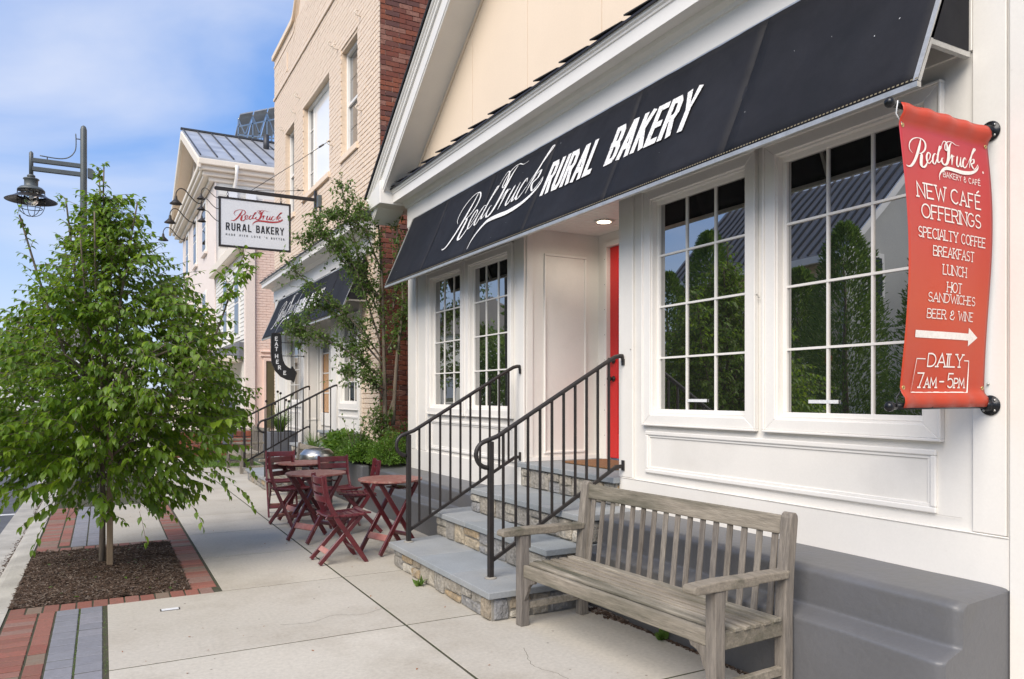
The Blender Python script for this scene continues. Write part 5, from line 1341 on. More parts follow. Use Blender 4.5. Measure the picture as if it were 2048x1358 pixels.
# upper windows, deep in their reveals, with rowlock sills
for (a, b_, c, d), cols in zip(UP, (2, 4, 2)):
    rv = MB(); rv.box(X2-.0, X2+.2, a-.012, a, c, d); rv.box(X2-.0, X2+.2, b_, b_+.012, c, d); rv.box(X2, X2+.2, a, b_, d, d+.012)
    w = rv.build('window', M['cream_joint'], b2)
    xg = X2+.13
    fr = MB(); e = .055
    for q in ((a, b_, c, c+e), (a, b_, d-e, d), (a, a+e, c+e, d-e), (b_-e, b_, c+e, d-e)): fr.box(xg-.05, xg+.03, *q)
    fr.build('frame', M['white_trim'], w, bevel=.004)
    a1, b1_, c1, d1 = a+e, b_-e, c+e, d-e; mz_ = (c1+d1)/2
    if cols == 2:
        MB().box(xg-.035, xg+.0, a1, b1_, mz_-.025, mz_+.025).build('meeting_rail', M['white_trim'], w, bevel=.003)
        for i in range(2):
            for k in range(4):
                z0_, z1_ = c1+(d1-c1)*k/4, c1+(d1-c1)*(k+1)/4
                MB().add([(xg, a1+(b1_-a1)*i/2+.006, z0_+.006), (xg, a1+(b1_-a1)*(i+1)/2-.006, z0_+.006), (xg, a1+(b1_-a1)*(i+1)/2-.006, z1_-.006), (xg, a1+(b1_-a1)*i/2+.006, z1_-.006)], [(3,2,1,0)]).build('pane', M['glass_far'], w)
    else:
        MB().add([(xg, a1, c1), (xg, b1_-.25, c1), (xg, b1_-.25, d1), (xg, a1, d1)], [(3,2,1,0)]).build('pane', M['glass_painted_sky'], w)
        for k in range(4): MB().add([(xg, b1_-.25, c1+(d1-c1)*k/4+.006), (xg, b1_, c1+(d1-c1)*k/4+.006), (xg, b1_, c1+(d1-c1)*(k+1)/4-.006), (xg, b1_-.25, c1+(d1-c1)*(k+1)/4-.006)], [(3,2,1,0)]).build('pane', M['glass_far'], w)
        for yy in (b1_-.25,): MB().box(xg-.010, xg+.004, yy-.009, yy+.009, c1, d1).build('muntin', M['white_trim'], w)
        for k in range(1, 4): MB().box(xg-.012, xg+.004, b1_-.25, b1_, c1+(d1-c1)*k/4-.009, c1+(d1-c1)*k/4+.009).build('muntin', M['white_trim'], w)
    n = int((b_-a+.10)/.075)
    for k in range(n):
        y = a-.05+.0755*k; MB().box(X2-.055, X2+.08, y+.002, y+.068, c-.105, c-.004).build('sill_brick', M['cream_brick'], w, bevel=.004)
    MB().box(X2+.0, X2+.13, a, b_, c-.004, c+.004).build('sill_board', M['white_trim'], w)
# iron hooks and star anchors by the window heads
def hook(y, z, s=1):
    mb = MB(); mb.tube([(X2-.015, y, z), (X2-.09, y, z+.01), (X2-.12, y, z+.05*s), (X2-.09, y, z+.09*s), (X2-.06, y, z+.07*s)], .009, 5); return mb.build('wall_hook', M['tan_trim'], b2)
for y, z in ((13.15,7.62),(15.75,7.62),(11.55,7.45),(12.85,7.45),(16.1,7.42),(17.3,7.42),(13.2,5.9),(15.8,5.75),(11.5,5.95)): hook(y, z)
# conduit with its junction box
MB().tube([(X2-.04, 14.0, 4.16), (X2-.04, 14.0, 4.98)], .014, 8).build('conduit', M['lamp_metal'], b2)
MB().box(X2-.09, X2-.02, 13.94, 14.06, 4.98, 5.20).build('junction_box', M['lamp_metal'], b2, bevel=.006)
# timber storefront: pilasters, cornice, windows, recessed glass door
S = M['white']; XS = 3.56
wall_cells(MB(), 'x', XS, XS+.06, 11.5, 18.05, .5, 4.0, [(11.66,12.62,1.36,2.72), (13.2,15.2,0,3.0), (15.62,16.78,1.36,2.70)]).build('storefront_wall', S, b2)
MB().box(XS+.3, XS+.34, 11.5, 18.0, .5, 4.0).build('storefront_backing', M['dark'], b2) if False else None
window(b2, 11.66, 12.62, 1.36, 2.72, XS, 3, 4, depth=.045, cas=.09); window(b2, 15.62, 16.78, 1.36, 2.70, XS, 3, 4, depth=.045, cas=.09)
for y0, y1 in ((11.5,11.60),(12.84,13.2),(15.2,15.46),(16.95,17.2),(17.8,18.06)): MB().box(XS-.03, XS, y0, y1, .55, 3.7).build('pilaster', S, b2, bevel=.004)
molding_rect(b2, XS, 11.62, 12.80, .80, 1.16); molding_rect(b2, XS, 15.56, 16.84, .80, 1.16)
MB().box(XS+.06, 3.90, 15.2, 15.5, .5, 3.0).build('entry_side_wall', S, b2); MB().box(XS+.06, 3.90, 12.95, 13.2, .5, 3.0).build('entry_side_wall', S, b2)
molding_y(b2, 15.2, 3.60, 3.82, 1.0, 2.6)
MB().box(XS, 3.95, 13.2, 15.2, 3.001, 3.05).build('entry_ceiling', S, b2)
wall_cells(MB(), 'x', 3.85, 3.95, 13.2, 15.2, .5, 3.0, [(14.40, 15.02, 1.05, 2.72)]).build('entry_back_wall', S, b2)
dd = MB()
for q in ((14.34, 14.42, .9, 2.80), (15.0, 15.08, .9, 2.80), (14.42, 15.0, 2.70, 2.80), (14.42, 15.0, .9, 1.15)): dd.box(3.82, 3.86, *q)
dd = dd.build('door', M['white_trim'], b2, bevel=.004)
for k in range(4): MB().add([(3.87, 14.42, 1.15+.39*k+.01), (3.87, 15.0, 1.15+.39*k+.01), (3.87, 15.0, 1.15+.39*(k+1)-.01), (3.87, 14.42, 1.15+.39*(k+1)-.01)], [(3,2,1,0)]).build('pane', M['glass_painted_orange'] if k < 3 else M['glass'], dd)
for k in range(1, 4): MB().box(3.862, 3.875, 14.42, 15.0, 1.15+.39*k-.011, 1.15+.39*k+.011).build('muntin', M['white_trim'], dd)
MB().box(XS-.03, XS+.02, 10.9, 18.23, 3.66, 3.94).build('frieze', S, b2, bevel=.004)
profile_y('fascia', 'white_trim', b2, [(XS+.02,3.90),(XS-.05,3.92),(XS-.10,3.97),(3.28,3.98),(3.26,3.985),(3.26,4.055),(3.24,4.075),(3.235,4.10),(XS+.02,4.10)], 10.80, 18.24)
mb = MB(); mb.prism([(3.215, 10.75, 4.10), (3.215, 10.75, 4.118), (X2-.02, 10.75, 4.30), (X2-.02, 10.75, 4.10)], None, (0, 7.54, 0)); mb.build('pent_roof', M['seam'], b2, recalc=True)
y = 10.76
while y < 18.1:
    mb = MB(); L_ = .40; x0, x1, z0 = 3.208, 3.36, 4.126; mb.add([(x0,y,z0),(x1,y,z0+.075),(x1,y+L_,z0+.10),(x0,y+L_,z0+.026),(x0,y,z0+.006),(x1,y,z0+.081),(x1,y+L_,z0+.112),(x0,y+L_,z0+.036)],
       [(0,3,2,1),(4,5,6,7),(0,1,5,4),(1,2,6,5),(2,3,7,6),(3,0,4,7)]); mb.build('shingle', M['shingle'], b2); y += .44
# its awning
aw2, amp2 = awning('dark navy canvas awning with white lettering, partly hidden behind the small leafy tree', 11.2, 17.57, (3.5, 14.4, 2.74), 4, z_off=-.135)
mb = MB(); script_strokes(mb, .10, .205, 1.94, lambda u, v, n: amp2(17.0-u, v, n), slant=.08, hs_=1.32, weight=.125); mb.build('script_lettering', M['print'], aw2)
block_words(aw2, lambda u, v, n: amp2(14.93-u, v, n))
# EAT HERE arrow sign on two rods
eh = thing('arrow_sign', 'black curved arrow sign reading EAT HERE below the far awning', 'arrow sign', (3.5, 15.2, 2.3))
EY = 15.2
prof = [(2.895,2.700),(3.075,2.700),(3.085,2.33),(3.105,2.19),(3.15,2.09),(3.22,2.03),(3.275,2.015),(3.290,2.065),(3.375,1.935),(3.315,1.745),(3.302,1.79),(3.20,1.80),(3.08,1.86),(2.97,1.98),(2.91,2.12),(2.893,2.28)]
prof = [(x-.0, z+.0) for x, z in prof]
mb = MB(); mb.prism([(x, EY-.05, z) for x, z in prof], None, (0, .10, 0)); mb.build('sign_box', M['ink_black'], eh, recalc=True, bevel=.006)
cxm, czm = 3.06, 2.2
mb = MB(); 
for i in range(len(prof)):
    a, b_ = prof[i], prof[(i+1) % len(prof)]; mb.bar((a[0], EY-.052, a[1]), (b_[0], EY-.052, b_[1]), .012, .010, up=(0,1,0))
mb.build('edge_trim', M['bronze'], eh)
fe = lambda u, v, n: (u, EY-.052-n, v)
mb = MB()
for ch, x, z, a in (('E',2.985,2.60,0),('A',2.985,2.50,0),('T',2.985,2.40,0),('H',2.988,2.26,0),('E',3.005,2.15,.10),('R',3.045,2.04,.25),('E',3.145,1.935,.0)):
    h = .066; w, stx = GL[ch]; ca, sa = math.cos(a*0), math.sin(a*0)
    for k, s__ in enumerate(stx): ribbon(mb, [(x+(px-w/2)*h*1.2, z+(py-.5)*h) for px, py in s__], .016, .001+.0003*k, fe, ends=.008)
mb.build('lettering', M['paper'], eh)
for z in (2.53, 2.27): MB().tube([(3.06, EY, z), (XS-.03, EY, z)], .008, 6).build('rod', M['iron'], eh); MB().lathe([(.018,0),(.018,-.01)], (XS-.03, EY, z), 10, 'x').build('rod_plate', M['iron'], eh)

# second flight of steps and rails
steps('farther flight of stone steps leading to the storefront of the cream brick building', 7.62, (2.9, 13.0, 0), 41, None)
handrail('farther black iron handrail, near side of the second steps, beyond the tables', 2.26, 12.32, 12.75, .2, 1.10, 1.665, .30, .88, 9)
handrail('farthest black iron handrail on the far side of the second steps, curl to the left', 2.22, 14.08, 14.75, .2, 1.10, 1.665, .30, .88, 9)
MB().box(3.02, 3.55, 14.3, 18.0, 0, .30).build('stucco_base', M['stucco'], b2, bevel=.02, seg=2)
MB().box(3.40, 3.57, 11.4, 12.1, 0, .9).build('stucco_base', M['stucco'], b2, bevel=.02, seg=2)

# planted bed in front of the gap between the two shops
pb = thing('planting_bed', 'gray walled planting bed with shrubs between the two shopfronts', 'planting bed', (3.3, 10.7, 0))
for q in ((3.02, 3.14, 9.76, 11.95, 0, .56), (3.14, 3.55, 11.85, 11.95, 0, .56)): MB().box(*q).build('bed_wall', M['stucco'], pb, bevel=.02, seg=2)
MB().box(3.14, 3.56, 9.76, 11.85, .3, .53).build('soil', M['mulch'], pb); MB().box(3.56, 6.2, 9.38, 10.64, .0, .55).build('soil', M['mulch'], pb)

# ================================================================ FAR BUILDINGS ON THE SAME SIDE
pk = thing('pink_building', 'pale pink and white gabled house wing with dark windows behind the hanging sign', 'house', (3.56, 24, 0))
MB().box(4.05, 12, 22.32, 28.6, -.1, 7.1).build('wall', M['pink'], pk)
MB().box(3.56, 4.05, 22.40, 28.6, -.1, 5.9).build('front_wall', M['siding'], pk)
MB().box(3.52, 3.80, 22.22, 22.42, -.1, 6.9).build('corner_pier', M['pink'], pk, bevel=.01)
MB().box(3.80, 6.2, 22.30, 22.318, -.1, 7.0).build('end_wall', M['pink_brick'], pk)
brick_face(pk, 'y', 22.300, -1, 3.81, 4.9, 2.75, 6.95, [], M['pink_brick'], dep=.012, limit=60)
z = 3.1
while z < 5.6:
    MB().prism([(3.545, 22.5, z), (3.525, 22.5, z), (3.540, 22.5, z+.125), (3.555, 22.5, z+.125)], None, (0, 6.0, 0)).build('siding_board', M['siding'], pk, recalc=True); z += .125
for y in (23.6, 26.0):
    f = MB(); f.box(3.50, 3.56, y-.45, y+.45, 3.2, 5.25); f = f.build('window', M['white_trim'], pk, bevel=.004)
    for k in range(2): MB().box(3.485, 3.499, y-.34, y+.34, 3.3+.96*k, 3.3+.96*k+.9).build('pane', M['glass'], f)
    for s__ in (-1, 1): MB().box(3.482, 3.4985, y+s__*.50-.12, y+s__*.50+.12, 3.2, 5.2).build('shutter', M['plastic'], f) if y > 30 else None
MB().box(3.30, 3.62, 22.30, 28.6, 5.62, 5.92).build('cornice', M['tan_trim'], pk, bevel=.02)
MB().box(3.40, 3.60, 22.42, 28.6, 2.55, 3.0).build('band_board', M['planter'], pk)
MB().box(1.9, 3.56, 22.9, 27.5, 2.45, 2.62).build('porch_roof', M['tan_trim'], pk, bevel=.02)
for y in (23.1, 25.1, 27.3): MB().box(2.0, 2.14, y-.07, y+.07, .55, 2.45).build('porch_post', M['tan_trim'], pk, bevel=.01)
MB().box(4.12, 4.62, 22.262, 22.285, .55, 2.45).build('door', M['olive_door'], pk, bevel=.004)
for q in ((4.03, 4.10, .55, 2.56), (4.64, 4.71, .55, 2.56), (4.10, 4.64, 2.47, 2.56), (3.95, 4.9, 2.60, 2.64), (3.95, 4.9, 2.72, 2.76)): MB().box(q[0], q[1], 22.24, 22.30, q[2], q[3]).build('door_casing', M['pink_brick'], pk, bevel=.004)
for k, (y0, y1) in enumerate(((3.3,4.0),)): pass
bp = thing('brick_porch', 'low red brick porch steps at the far end of the pavement', 'brick steps', (2.7, 21.5, 0))
for k in range(4):
    MB().box(1.5+.02*k, 3.5, 19.6+.34*k, 22.2, .14*k, .14*k+.13).build('step', M['red_mortar'], bp)
    y = 19.6+.34*k-.012
    for i in range(18):
        x = 1.51+.02*k+.107*i
        if x < 3.45: MB().box(x, x+.099, y, y+.10, .14*k+.01, .14*k+.138).build('brick', M['red_brick'], bp)
c = copy_tree(chair0); c.location = (2.55, 20.9, .555); c.rotation_euler = (0,0,R(200)); c['label'] = 'maroon folding chair standing on the far brick porch'
fu = thing('folded_umbrella', 'folded blue gray patio umbrella beyond the second bench', 'umbrella', (2.42, 17.6, 0))
MB().lathe([(.02,.35),(.10,.42),(.15,.75),(.12,1.1),(.07,1.5),(.03,1.68)], (2.42, 17.6, 0), 12).build('canopy', M['gray_cloth'], fu)
MB().tube([(2.42, 17.6, .02), (2.42, 17.6, 1.78)], .02, 8).build('pole', M['iron'], fu); MB().lathe([(.25,0),(.25,.05),(.05,.09)], (2.42, 17.6, 0), 20).build('base', M['iron'], fu)

gh = thing('gabled_house', 'three storey pale house with bright standing seam metal roof beyond the brick shop', 'house', (3.56, 34.5, 0))
GX, GA, GB = 3.56, 28.7, 40.8; EZ, RZ = 9.75, 12.75; gm = (GA+GB)/2
HF = [(31.0, 31.9, 7.1, 8.9), (34.3, 35.2, 7.1, 8.9), (37.6, 38.5, 7.1, 8.9), (31.0, 31.9, 3.6, 5.4), (34.3, 35.2, 3.6, 5.4), (37.6, 38.5, 3.6, 5.4)]
MB().box(GX, 16, GA, GB, -.1, EZ).build('wall', M['siding'], gh)
MB().box(GX-.05, GX+.0, GA-.05, GB, -.1, 9.3).build('front_wall', M['pink'], gh)
z = 6.8
while z < 9.4:
    MB().prism([(GX+.1, GA-.001, z), (GX+.1, GA-.022, z), (GX+.1, GA-.008, z+.17), (GX+.1, GA-.001, z+.17)], None, (9, 0, 0)).build('siding_board', M['siding'], gh, recalc=True); z += .17
for a, b_, c_, d in HF:
    f = MB().box(GX-.10, GX-.051, a-.12, b_+.12, c_-.1, d+.12).build('window', M['white_trim'], gh, bevel=.01)
    for k in range(2): MB().box(GX-.115, GX-.101, a, b_, c_+(d-c_)*k/2+.04, c_+(d-c_)*(k+1)/2-.04).build('pane', M['glass'], f)
    MB().box(GX-.16, GX-.05, a-.18, b_+.18, c_-.2, c_-.1).build('sill', M['pink'], f, bevel=.01)
# roof slopes with standing seams, ridge running back from the street
for s__, y0 in ((-1, GA-.45), (1, GB+.45)):
    mb = MB(); mb.prism([(2.95, y0, EZ+.10), (2.95, gm, RZ), (2.95, gm, RZ-.12), (2.95, y0, EZ-.02)], None, (13, 0, 0)); r_ = mb.build('roof', M['roof_metal'], gh, recalc=True)
    n = 24
    for k in range(n):
        x = 3.0+.55*k; MB().bar((x, y0, EZ+.125), (x, gm, RZ+.025), .035, .05, up=(0,s__*.4,1)).build('roof_seam', M['seam'], r_)
MB().box(2.9, 16, gm-.08, gm+.08, RZ+.0, RZ+.07).build('ridge_cap', M['seam'], gh)
mb = MB(); mb.prism([(GX-.02, GA-.4, EZ), (GX-.02, GB+.4, EZ), (GX-.02, gm, RZ-.14)], None, (.3,0,0)); mb.build('gable_wall', M['pink'], gh, recalc=True)
f = MB().box(GX-.07, GX-.021, gm-.55, gm+.55, 10.2, 11.7).build('window', M['white_trim'], gh); MB().box(GX-.085, GX-.071, gm-.4, gm+.4, 10.35, 11.55).build('pane', M['glass'], f)
for s__, y0 in ((-1, GA-.45), (1, GB+.45)):
    mb = MB(); mb.prism([(2.9, y0, EZ+.02), (2.9, gm, RZ-.08), (2.9, gm, RZ-.42), (2.9, y0, EZ-.32)], None, (.12,0,0)); mb.build('rake_board', M['tan_trim'], gh, recalc=True, bevel=.02)
    mb = MB(); mb.prism([(3.02, y0, EZ-.06), (3.02, gm, RZ-.16), (3.02, gm, RZ-.20), (3.02, y0, EZ-.10)], None, (.55,0,0)); mb.build('rake_soffit', M['tan_trim'], gh, recalc=True)
for (x0, y0, dz0, dz1) in ((2.93, GA-.48, -.18, .02), (3.0, GA-.36, -.34, -.18), (3.1, GA-.22, -.50, -.34), (3.3, GA-.10, -.66, -.50)):
    MB().box(x0, 16, y0, GA, EZ+dz0, EZ+dz1).build('eave_cornice', M['tan_trim'], gh, bevel=.02)
    MB().box(x0+.05, GX-.06, y0+.012, GB+.3, EZ+dz0+.004, EZ+dz1-.006).build('front_cornice', M['tan_trim'], gh, bevel=.02)
MB().tube([(4.2, GA-.5, EZ-.1), (4.2, GA-.3, EZ-.5), (4.15, GA-.08, EZ-.9), (4.15, GA-.08, 7.0)], .06, 8).build('downpipe', M['white_trim'], gh)
MB().box(5.9, 6.15, GA-.2, GA-.02, 9.0, 9.25).build('flood_light', M['lamp_metal'], gh)
for x in (3.9, 4.55): MB().box(x, x+.35, GA-.22, GA-.03, 8.55, 8.80).build('flood_light', M['paper'], gh)
MB().tube([(6.0, gm-2.2, 11.6), (6.0, gm-2.2, 12.35)], .12, 10).build('roof_vent', M['seam'], gh)
for lab, y, z in (('rightmost of the three gooseneck lamps under the far house cornice', 32.0, 9.15), ('middle of the three gooseneck lamps under the far house cornice', 34.9, 9.0), ('leftmost of the three gooseneck lamps under the far house cornice', 39.0, 9.0)):
    gooseneck(lab, GX-.12, y, z-.1, .3, 1.7, 0, 'gooseneck lamps on the far house')
# rooftop steel frame with slanting panels
rf = thing('roof_frame', 'open steel lattice frame with slanting metal panels on the far roof', 'roof frame', (8.5, 37, 12))
def rp(u, v, w): return Vector((5.35+.62*u, 35.6+w, 12.45+1.45*v+.24*u*(1 if v > .5 else .15)))
for u in range(7):
    MB().bar(rp(u,0,0), rp(u,1,-.0), .05, .05).build('upright', M['steel'], rf)
    if u < 6:
        MB().bar(rp(u,0,0), rp(u+1,1,0), .04, .04).build('brace', M['steel'], rf); MB().bar(rp(u,1,0), rp(u+1,0,0), .04, .04).build('brace', M['steel'], rf)
        MB().bar(rp(u,1,0)+Vector((0,-.02,0)), rp(u+1,.45,1.6), .04, .04).build('brace', M['steel'], rf)
for v in (0, .25, .5, .75, 1): MB().bar(rp(0,v,0), rp(6,v,0), .05, .06).build('rail', M['steel'], rf)
for u in range(6):
    a, b_, c_, d = rp(u+.04,1.05,-.3), rp(u+.96,1.05,-.3), rp(u+.96,.55,1.7), rp(u+.04,.55,1.7)
    MB().prism([a, b_, c_, d], None, (0,0,.05)).build('panel', M['roof_metal'], rf, recalc=True)

# ================================================================ ACROSS THE STREET (seen mirrored in the shop windows)
ah = thing('gray_house', 'gray house with long standing seam roof across the street, mirrored in the windows', 'house', (-16, 20, 0))
mw_ = mat('gray_house_wall', (.50,.50,.47), (.46,.46,.44), scale=1, rough=.8); ct = mat('tan_house_wall', (.72,.60,.44), (.66,.55,.40), scale=1, rough=.8)
MB().box(-19, -13.2, 15.6, 23.6, 0, 5.75).build('wall', ct, ah)
mb = MB(); mb.prism([(-19.2, 15.55, 0), (-12.9, 15.55, 0), (-12.9, 15.55, 5.7), (-16, 15.55, 9.0), (-19.2, 15.55, 5.7)], None, (0,.2,0)); mb.build('gable_wall', mw_, ah, recalc=True)
mb = MB(); mb.prism([(-12.75, 15.3, 5.75), (-12.75, 15.3, 5.95), (-16, 15.3, 9.2), (-16, 15.3, 9.0)], None, (0, 8.5, 0)); rr_ = mb.build('roof', M['roof_gray'], ah, recalc=True)
mb = MB(); mb.prism([(-19.25, 15.3, 5.75), (-19.25, 15.3, 5.95), (-16, 15.3, 9.2), (-16, 15.3, 9.0)], None, (0, 8.5, 0)); mb.build('roof', M['roof_gray'], ah, recalc=True)
for k in range(23): 
    y = 15.35+.37*k; MB().bar((-12.75, y, 5.99), (-16, y, 9.24), .05, .07).build('roof_seam', M['seam'], rr_)
mb = MB(); mb.prism([(-12.72, 15.24, 5.70), (-12.72, 15.24, 5.98), (-16, 15.24, 9.26), (-16, 15.24, 8.96)], None, (0,.06,0)); mb.build('rake_board', M['white_trim'], ah, recalc=True)
MB().box(-12.8, -12.62, 15.3, 23.8, 5.68, 5.9).build('gutter', M['white_trim'], ah)
f = MB().box(-14.7, -13.8, 15.48, 15.54, 4.5, 6.0).build('window', M['white_trim'], ah); MB().box(-14.55, -13.95, 15.46, 15.48, 4.65, 5.85).build('pane', M['glass'], f)
for y in (17.5, 20, 22.3):
    f = MB().box(-13.2, -13.12, y-.55, y+.55, 1.0, 2.6).build('window', M['white_trim'], ah); MB().box(-13.12, -13.10, y-.42, y+.42, 1.12, 2.48).build('pane', M['glass'], f)
ch_ = MB().box(-16.4, -15.2, 15.0, 15.5, 9.0, 9.3) ; 
tan = thing('tan_house', 'tan house across the street behind the evergreens', 'house', (-20, 7, 0))
MB().box(-24, -15, 2, 12, 0, 5.2).build('wall', ct, tan); mb = MB(); mb.prism([(-14.6, 1.6, 5.1), (-14.6, 1.6, 5.3), (-19.5, 1.6, 8.4), (-24.4, 1.6, 5.3), (-24.4, 1.6, 5.1)], None, (0, 10.8, 0)); mb.build('roof', M['roof_gray'], tan, recalc=True)
ru = thing('red_umbrella', 'open red patio umbrella across the street, mirrored in the far windows', 'umbrella', (-6.9, 26, 0))
for (ux, uy) in ((-10.4, 27.0),):
    ru.location = (ux, uy, 0)
    MB().tube([(ux, uy, .03), (ux, uy, 2.6)], .025, 8).build('pole', M['white_trim'], ru)
    mb = MB(); mb.lathe([(1.6,2.0),(.85,2.32),(.02,2.62)], (ux, uy, 0), 8, cap=False); o = mb.build('canopy', M['red_cloth'], ru)
# sunlit houses far down the street on the left
for i, (lab, x, y, w, d, h, mm) in enumerate((('white house far down the street at the left edge', -14, 42, 8, 9, 5.2, 'siding'), ('cream house far down the street past the white one', -13, 60, 8, 10, 6, 'cream'), ('farthest pale house at the end of the street', -3, 95, 14, 8, 6.5, 'siding'))):
    t = thing('far_house', lab, 'house', (x, y, 0)); MB().box(x-w/2, x+w/2, y, y+d, -.2, h).build('wall', M[mm], t)
    mb = MB(); mb.prism([(x-w/2-.4, y-.3, h), (x+w/2+.4, y-.3, h), (x, y-.3, h+2.4)], None, (0, d+.6, 0)); mb.build('roof', M['roof_gray'], t, recalc=True)
    for k in range(3):
        xx = x-w/2+w*(k+.5)/3; f = MB().box(xx-.5, xx+.5, y-.06, y, 1.0, 2.6).build('window', M['white_trim'], t); MB().box(xx-.4, xx+.4, y-.08, y-.06, 1.1, 2.5).build('pane', M['glass'], f)

# ================================================================ PLANTS
def rnd_dir(rr): 
    while True:
        v = Vector((rr.uniform(-1,1), rr.uniform(-1,1), rr.uniform(-1,1)))
        if .05 < v.length < 1: return v.normalized()
# ---- young street tree with drooping sprays of pointed leaves
rr = random.Random(21)
tr = thing('street_tree', 'young leafy street tree growing in the mulched bed by the curb', 'tree', (.03, 7.34, 0))
TX, TY = .03, 7.34
MB().tube([(TX-.035, TY+.03, -.02), (TX-.03, TY+.03, .4), (TX-.03, TY+.03, 1.1), (TX-.01, TY, 1.9), (TX-.02, TY+.02, 2.7), (TX-.06, TY+.03, 3.45)], [.030,.024,.022,.019,.012,.004], 10).build('trunk', M['bark'], tr)
sk = thing('tree_stake', 'weathered square wooden stake beside the young tree trunk', 'stake', (TX+.02, TY-.09, 0))
MB().box(TX+.0, TX+.048, TY-.115, TY-.067, -.03, 1.55).build('stake_post', M['stake'], sk, bevel=.004)
RAD = [(3.47,.03),(3.2,.15),(2.95,.30),(2.74,.46),(2.48,.74),(2.23,.95),(1.89,1.10),(1.54,1.20),(1.24,1.20),(1.03,1.12),(.81,1.0),(.62,.88),(.45,.66),(.30,.3)]
def crown_r(z):
    for (a, ra), (b, rb) in zip(RAD, RAD[1:]):
        if b <= z <= a: return rb+(ra-rb)*(z-b)/(a-b)
    return 0
twigs = []
def spray(p, d, ln, n, lsz, droop=.5):
    """a twig with leaves along both sides; returns leaf items"""
    d = d.normalized(); pts = [Vector(p)]; items = []
    for i in range(n):
        t = i/n; d = (d+Vector((0,0,-droop*.16))+rnd_dir(rr)*.05).normalized(); pts.append(pts[-1]+d*(ln/n))
    twigs.append(pts)
    for i in range(1, n+1):
        ax = (pts[i]-pts[i-1]).normalized(); side = ax.cross(Vector((0,0,1)))
        if side.length < .1: side = Vector((1,0,0))
        side.normalize(); s = 1 if i % 2 else -1
        ld = (ax*.55+side*s*.75+Vector((0,0,-.55))+rnd_dir(rr)*.28).normalized()
        up = (Vector((0,0,1))+side*s*.25+rnd_dir(rr)*.35)
        items.append((pts[i].copy(), ld, up, lsz*rr.uniform(.75,1.15)*(.8 if i == n else 1), rr.random()))
    items.append((pts[-1].copy(), d, Vector((0,0,1))+rnd_dir(rr)*.3, lsz*.8, rr.random()))
    return items
items = []; limbs = []
for k in range(3400):
    z = rr.triangular(.50, 3.35, 1.6); rmax = crown_r(z)
    if rmax <= 0: continue
    a = rr.uniform(0, 2*math.pi); 
    lump = .86+.30*noise.noise(Vector((math.cos(a)*.9+5, math.sin(a)*.9, z*.9)))+.34*noise.noise(Vector((math.cos(a)*1.6, math.sin(a)*1.6, z*1.5)))+.16*noise.noise(Vector((math.cos(a)*4, math.sin(a)*4, z*4)))
    f = rr.random()**.42; r = rmax*lump*f
    if noise.noise(Vector((math.cos(a)*2.6*f, math.sin(a)*2.6*f, z*2.2+9))) > .17: continue
    p = Vector((TX+r*math.cos(a), TY+r*math.sin(a), z))
    d = Vector((math.cos(a), math.sin(a), .25+.5*(z-1.2)/2 if z > 1.0 else -.15))+rnd_dir(rr)*.4
    ln = rr.uniform(.20,.42)*(.9 if z < 2.3 else 1.1)
    p -= d.normalized()*ln*.7
    items += spray(p, d, ln, rr.randint(6, 9), (rr.uniform(.040,.092) if rr.random() < .8 else rr.uniform(.085,.115))*(1 if z < 1.5 else .80))
# leaders and long side shoots
for (a, z0, z1, out, nsp) in ((0,2.3,3.46,.03,26), (2.6,2.2,3.18,.30,18), (-.6,2.3,3.14,.34,16), (1.2,2.2,3.05,.28,12), (3.6,2.0,2.92,.62,14), (-1.7,2.1,3.0,.3,12), (4.4,2.0,2.8,.45,12)):
    for i in range(nsp):
        t = i/(nsp-1); z = z0+(z1-z0)*t; ox = out*(.55+.45*t)
        p = Vector((TX-.05+ox*math.cos(a)+rr.gauss(0,.02), TY+ox*math.sin(a)+rr.gauss(0,.02), z))
        items += spray(p, Vector((rr.uniform(-1,1), rr.uniform(-1,1), .9)), rr.uniform(.07,.17)*(1.5-t), 4, .058)
    limbs.append([(TX, TY, max(1.0, z0-1.0)), (TX-.05+.55*out*math.cos(a), TY+.55*out*math.sin(a), z0), (TX-.05+out*math.cos(a), TY+out*math.sin(a), z1)])
# the long leaning shoot on the building side
SA = Vector((.75, 6.93, 1.75)); SB = Vector((1.06, 6.78, 2.70))
for i in range(46):
    t = i/45; p = SA.lerp(SB, t)+Vector((0,0,.04*math.sin(t*3)))+Vector((rr.gauss(0,1), rr.gauss(0,1), rr.gauss(0,1)))*.05*(1.3-t)
    items += spray(p, Vector((rr.uniform(-.6,1), rr.uniform(-1,.6), .5)), rr.uniform(.10,.22)*(1.25-.5*t), 5, .072)
limbs.append([(TX, TY, .95), (.45, 7.08, 1.45), tuple(SA), tuple(SB)])
# trailing lower shoots
for (x, y, z, n) in ((.82,6.85,.78,10), (1.0,6.9,.62,8), (.60,6.65,.55,6), (-.60,6.9,.65,8), (-.35,6.5,.5,6), (-.75,7.1,.55,6), (.25,6.5,.5,5), (1.02,7.0,.9,6)):
    items += spray(Vector((x, y, z+.1)), Vector((x-TX, y-TY, -.5)), .28, n, .062, 1.0)
for k in range(22):
    a = rr.uniform(0, 6.28); z = rr.uniform(.75, 1.9); r = crown_r(z+.35)*.75
    limbs.append([(TX-.05, TY+.03, z-.15), (TX+r*.45*math.cos(a), TY+r*.45*math.sin(a), z+.15), (TX+r*math.cos(a), TY+r*math.sin(a), z+.32)])
for l_ in limbs:
    P = catmull([tuple(q) for q in l_], 4); n = len(P); MB().tube(P, [.014*(1-.8*i/n)+.002 for i in range(n)], 6).build('limb', M['bark'], tr)
mb = MB()
for pts in twigs: mb.tube(pts[::2]+[pts[-1]], .0022, 3, cap=False)
mb.build('twigs', M['bark'], tr, kind='stuff')
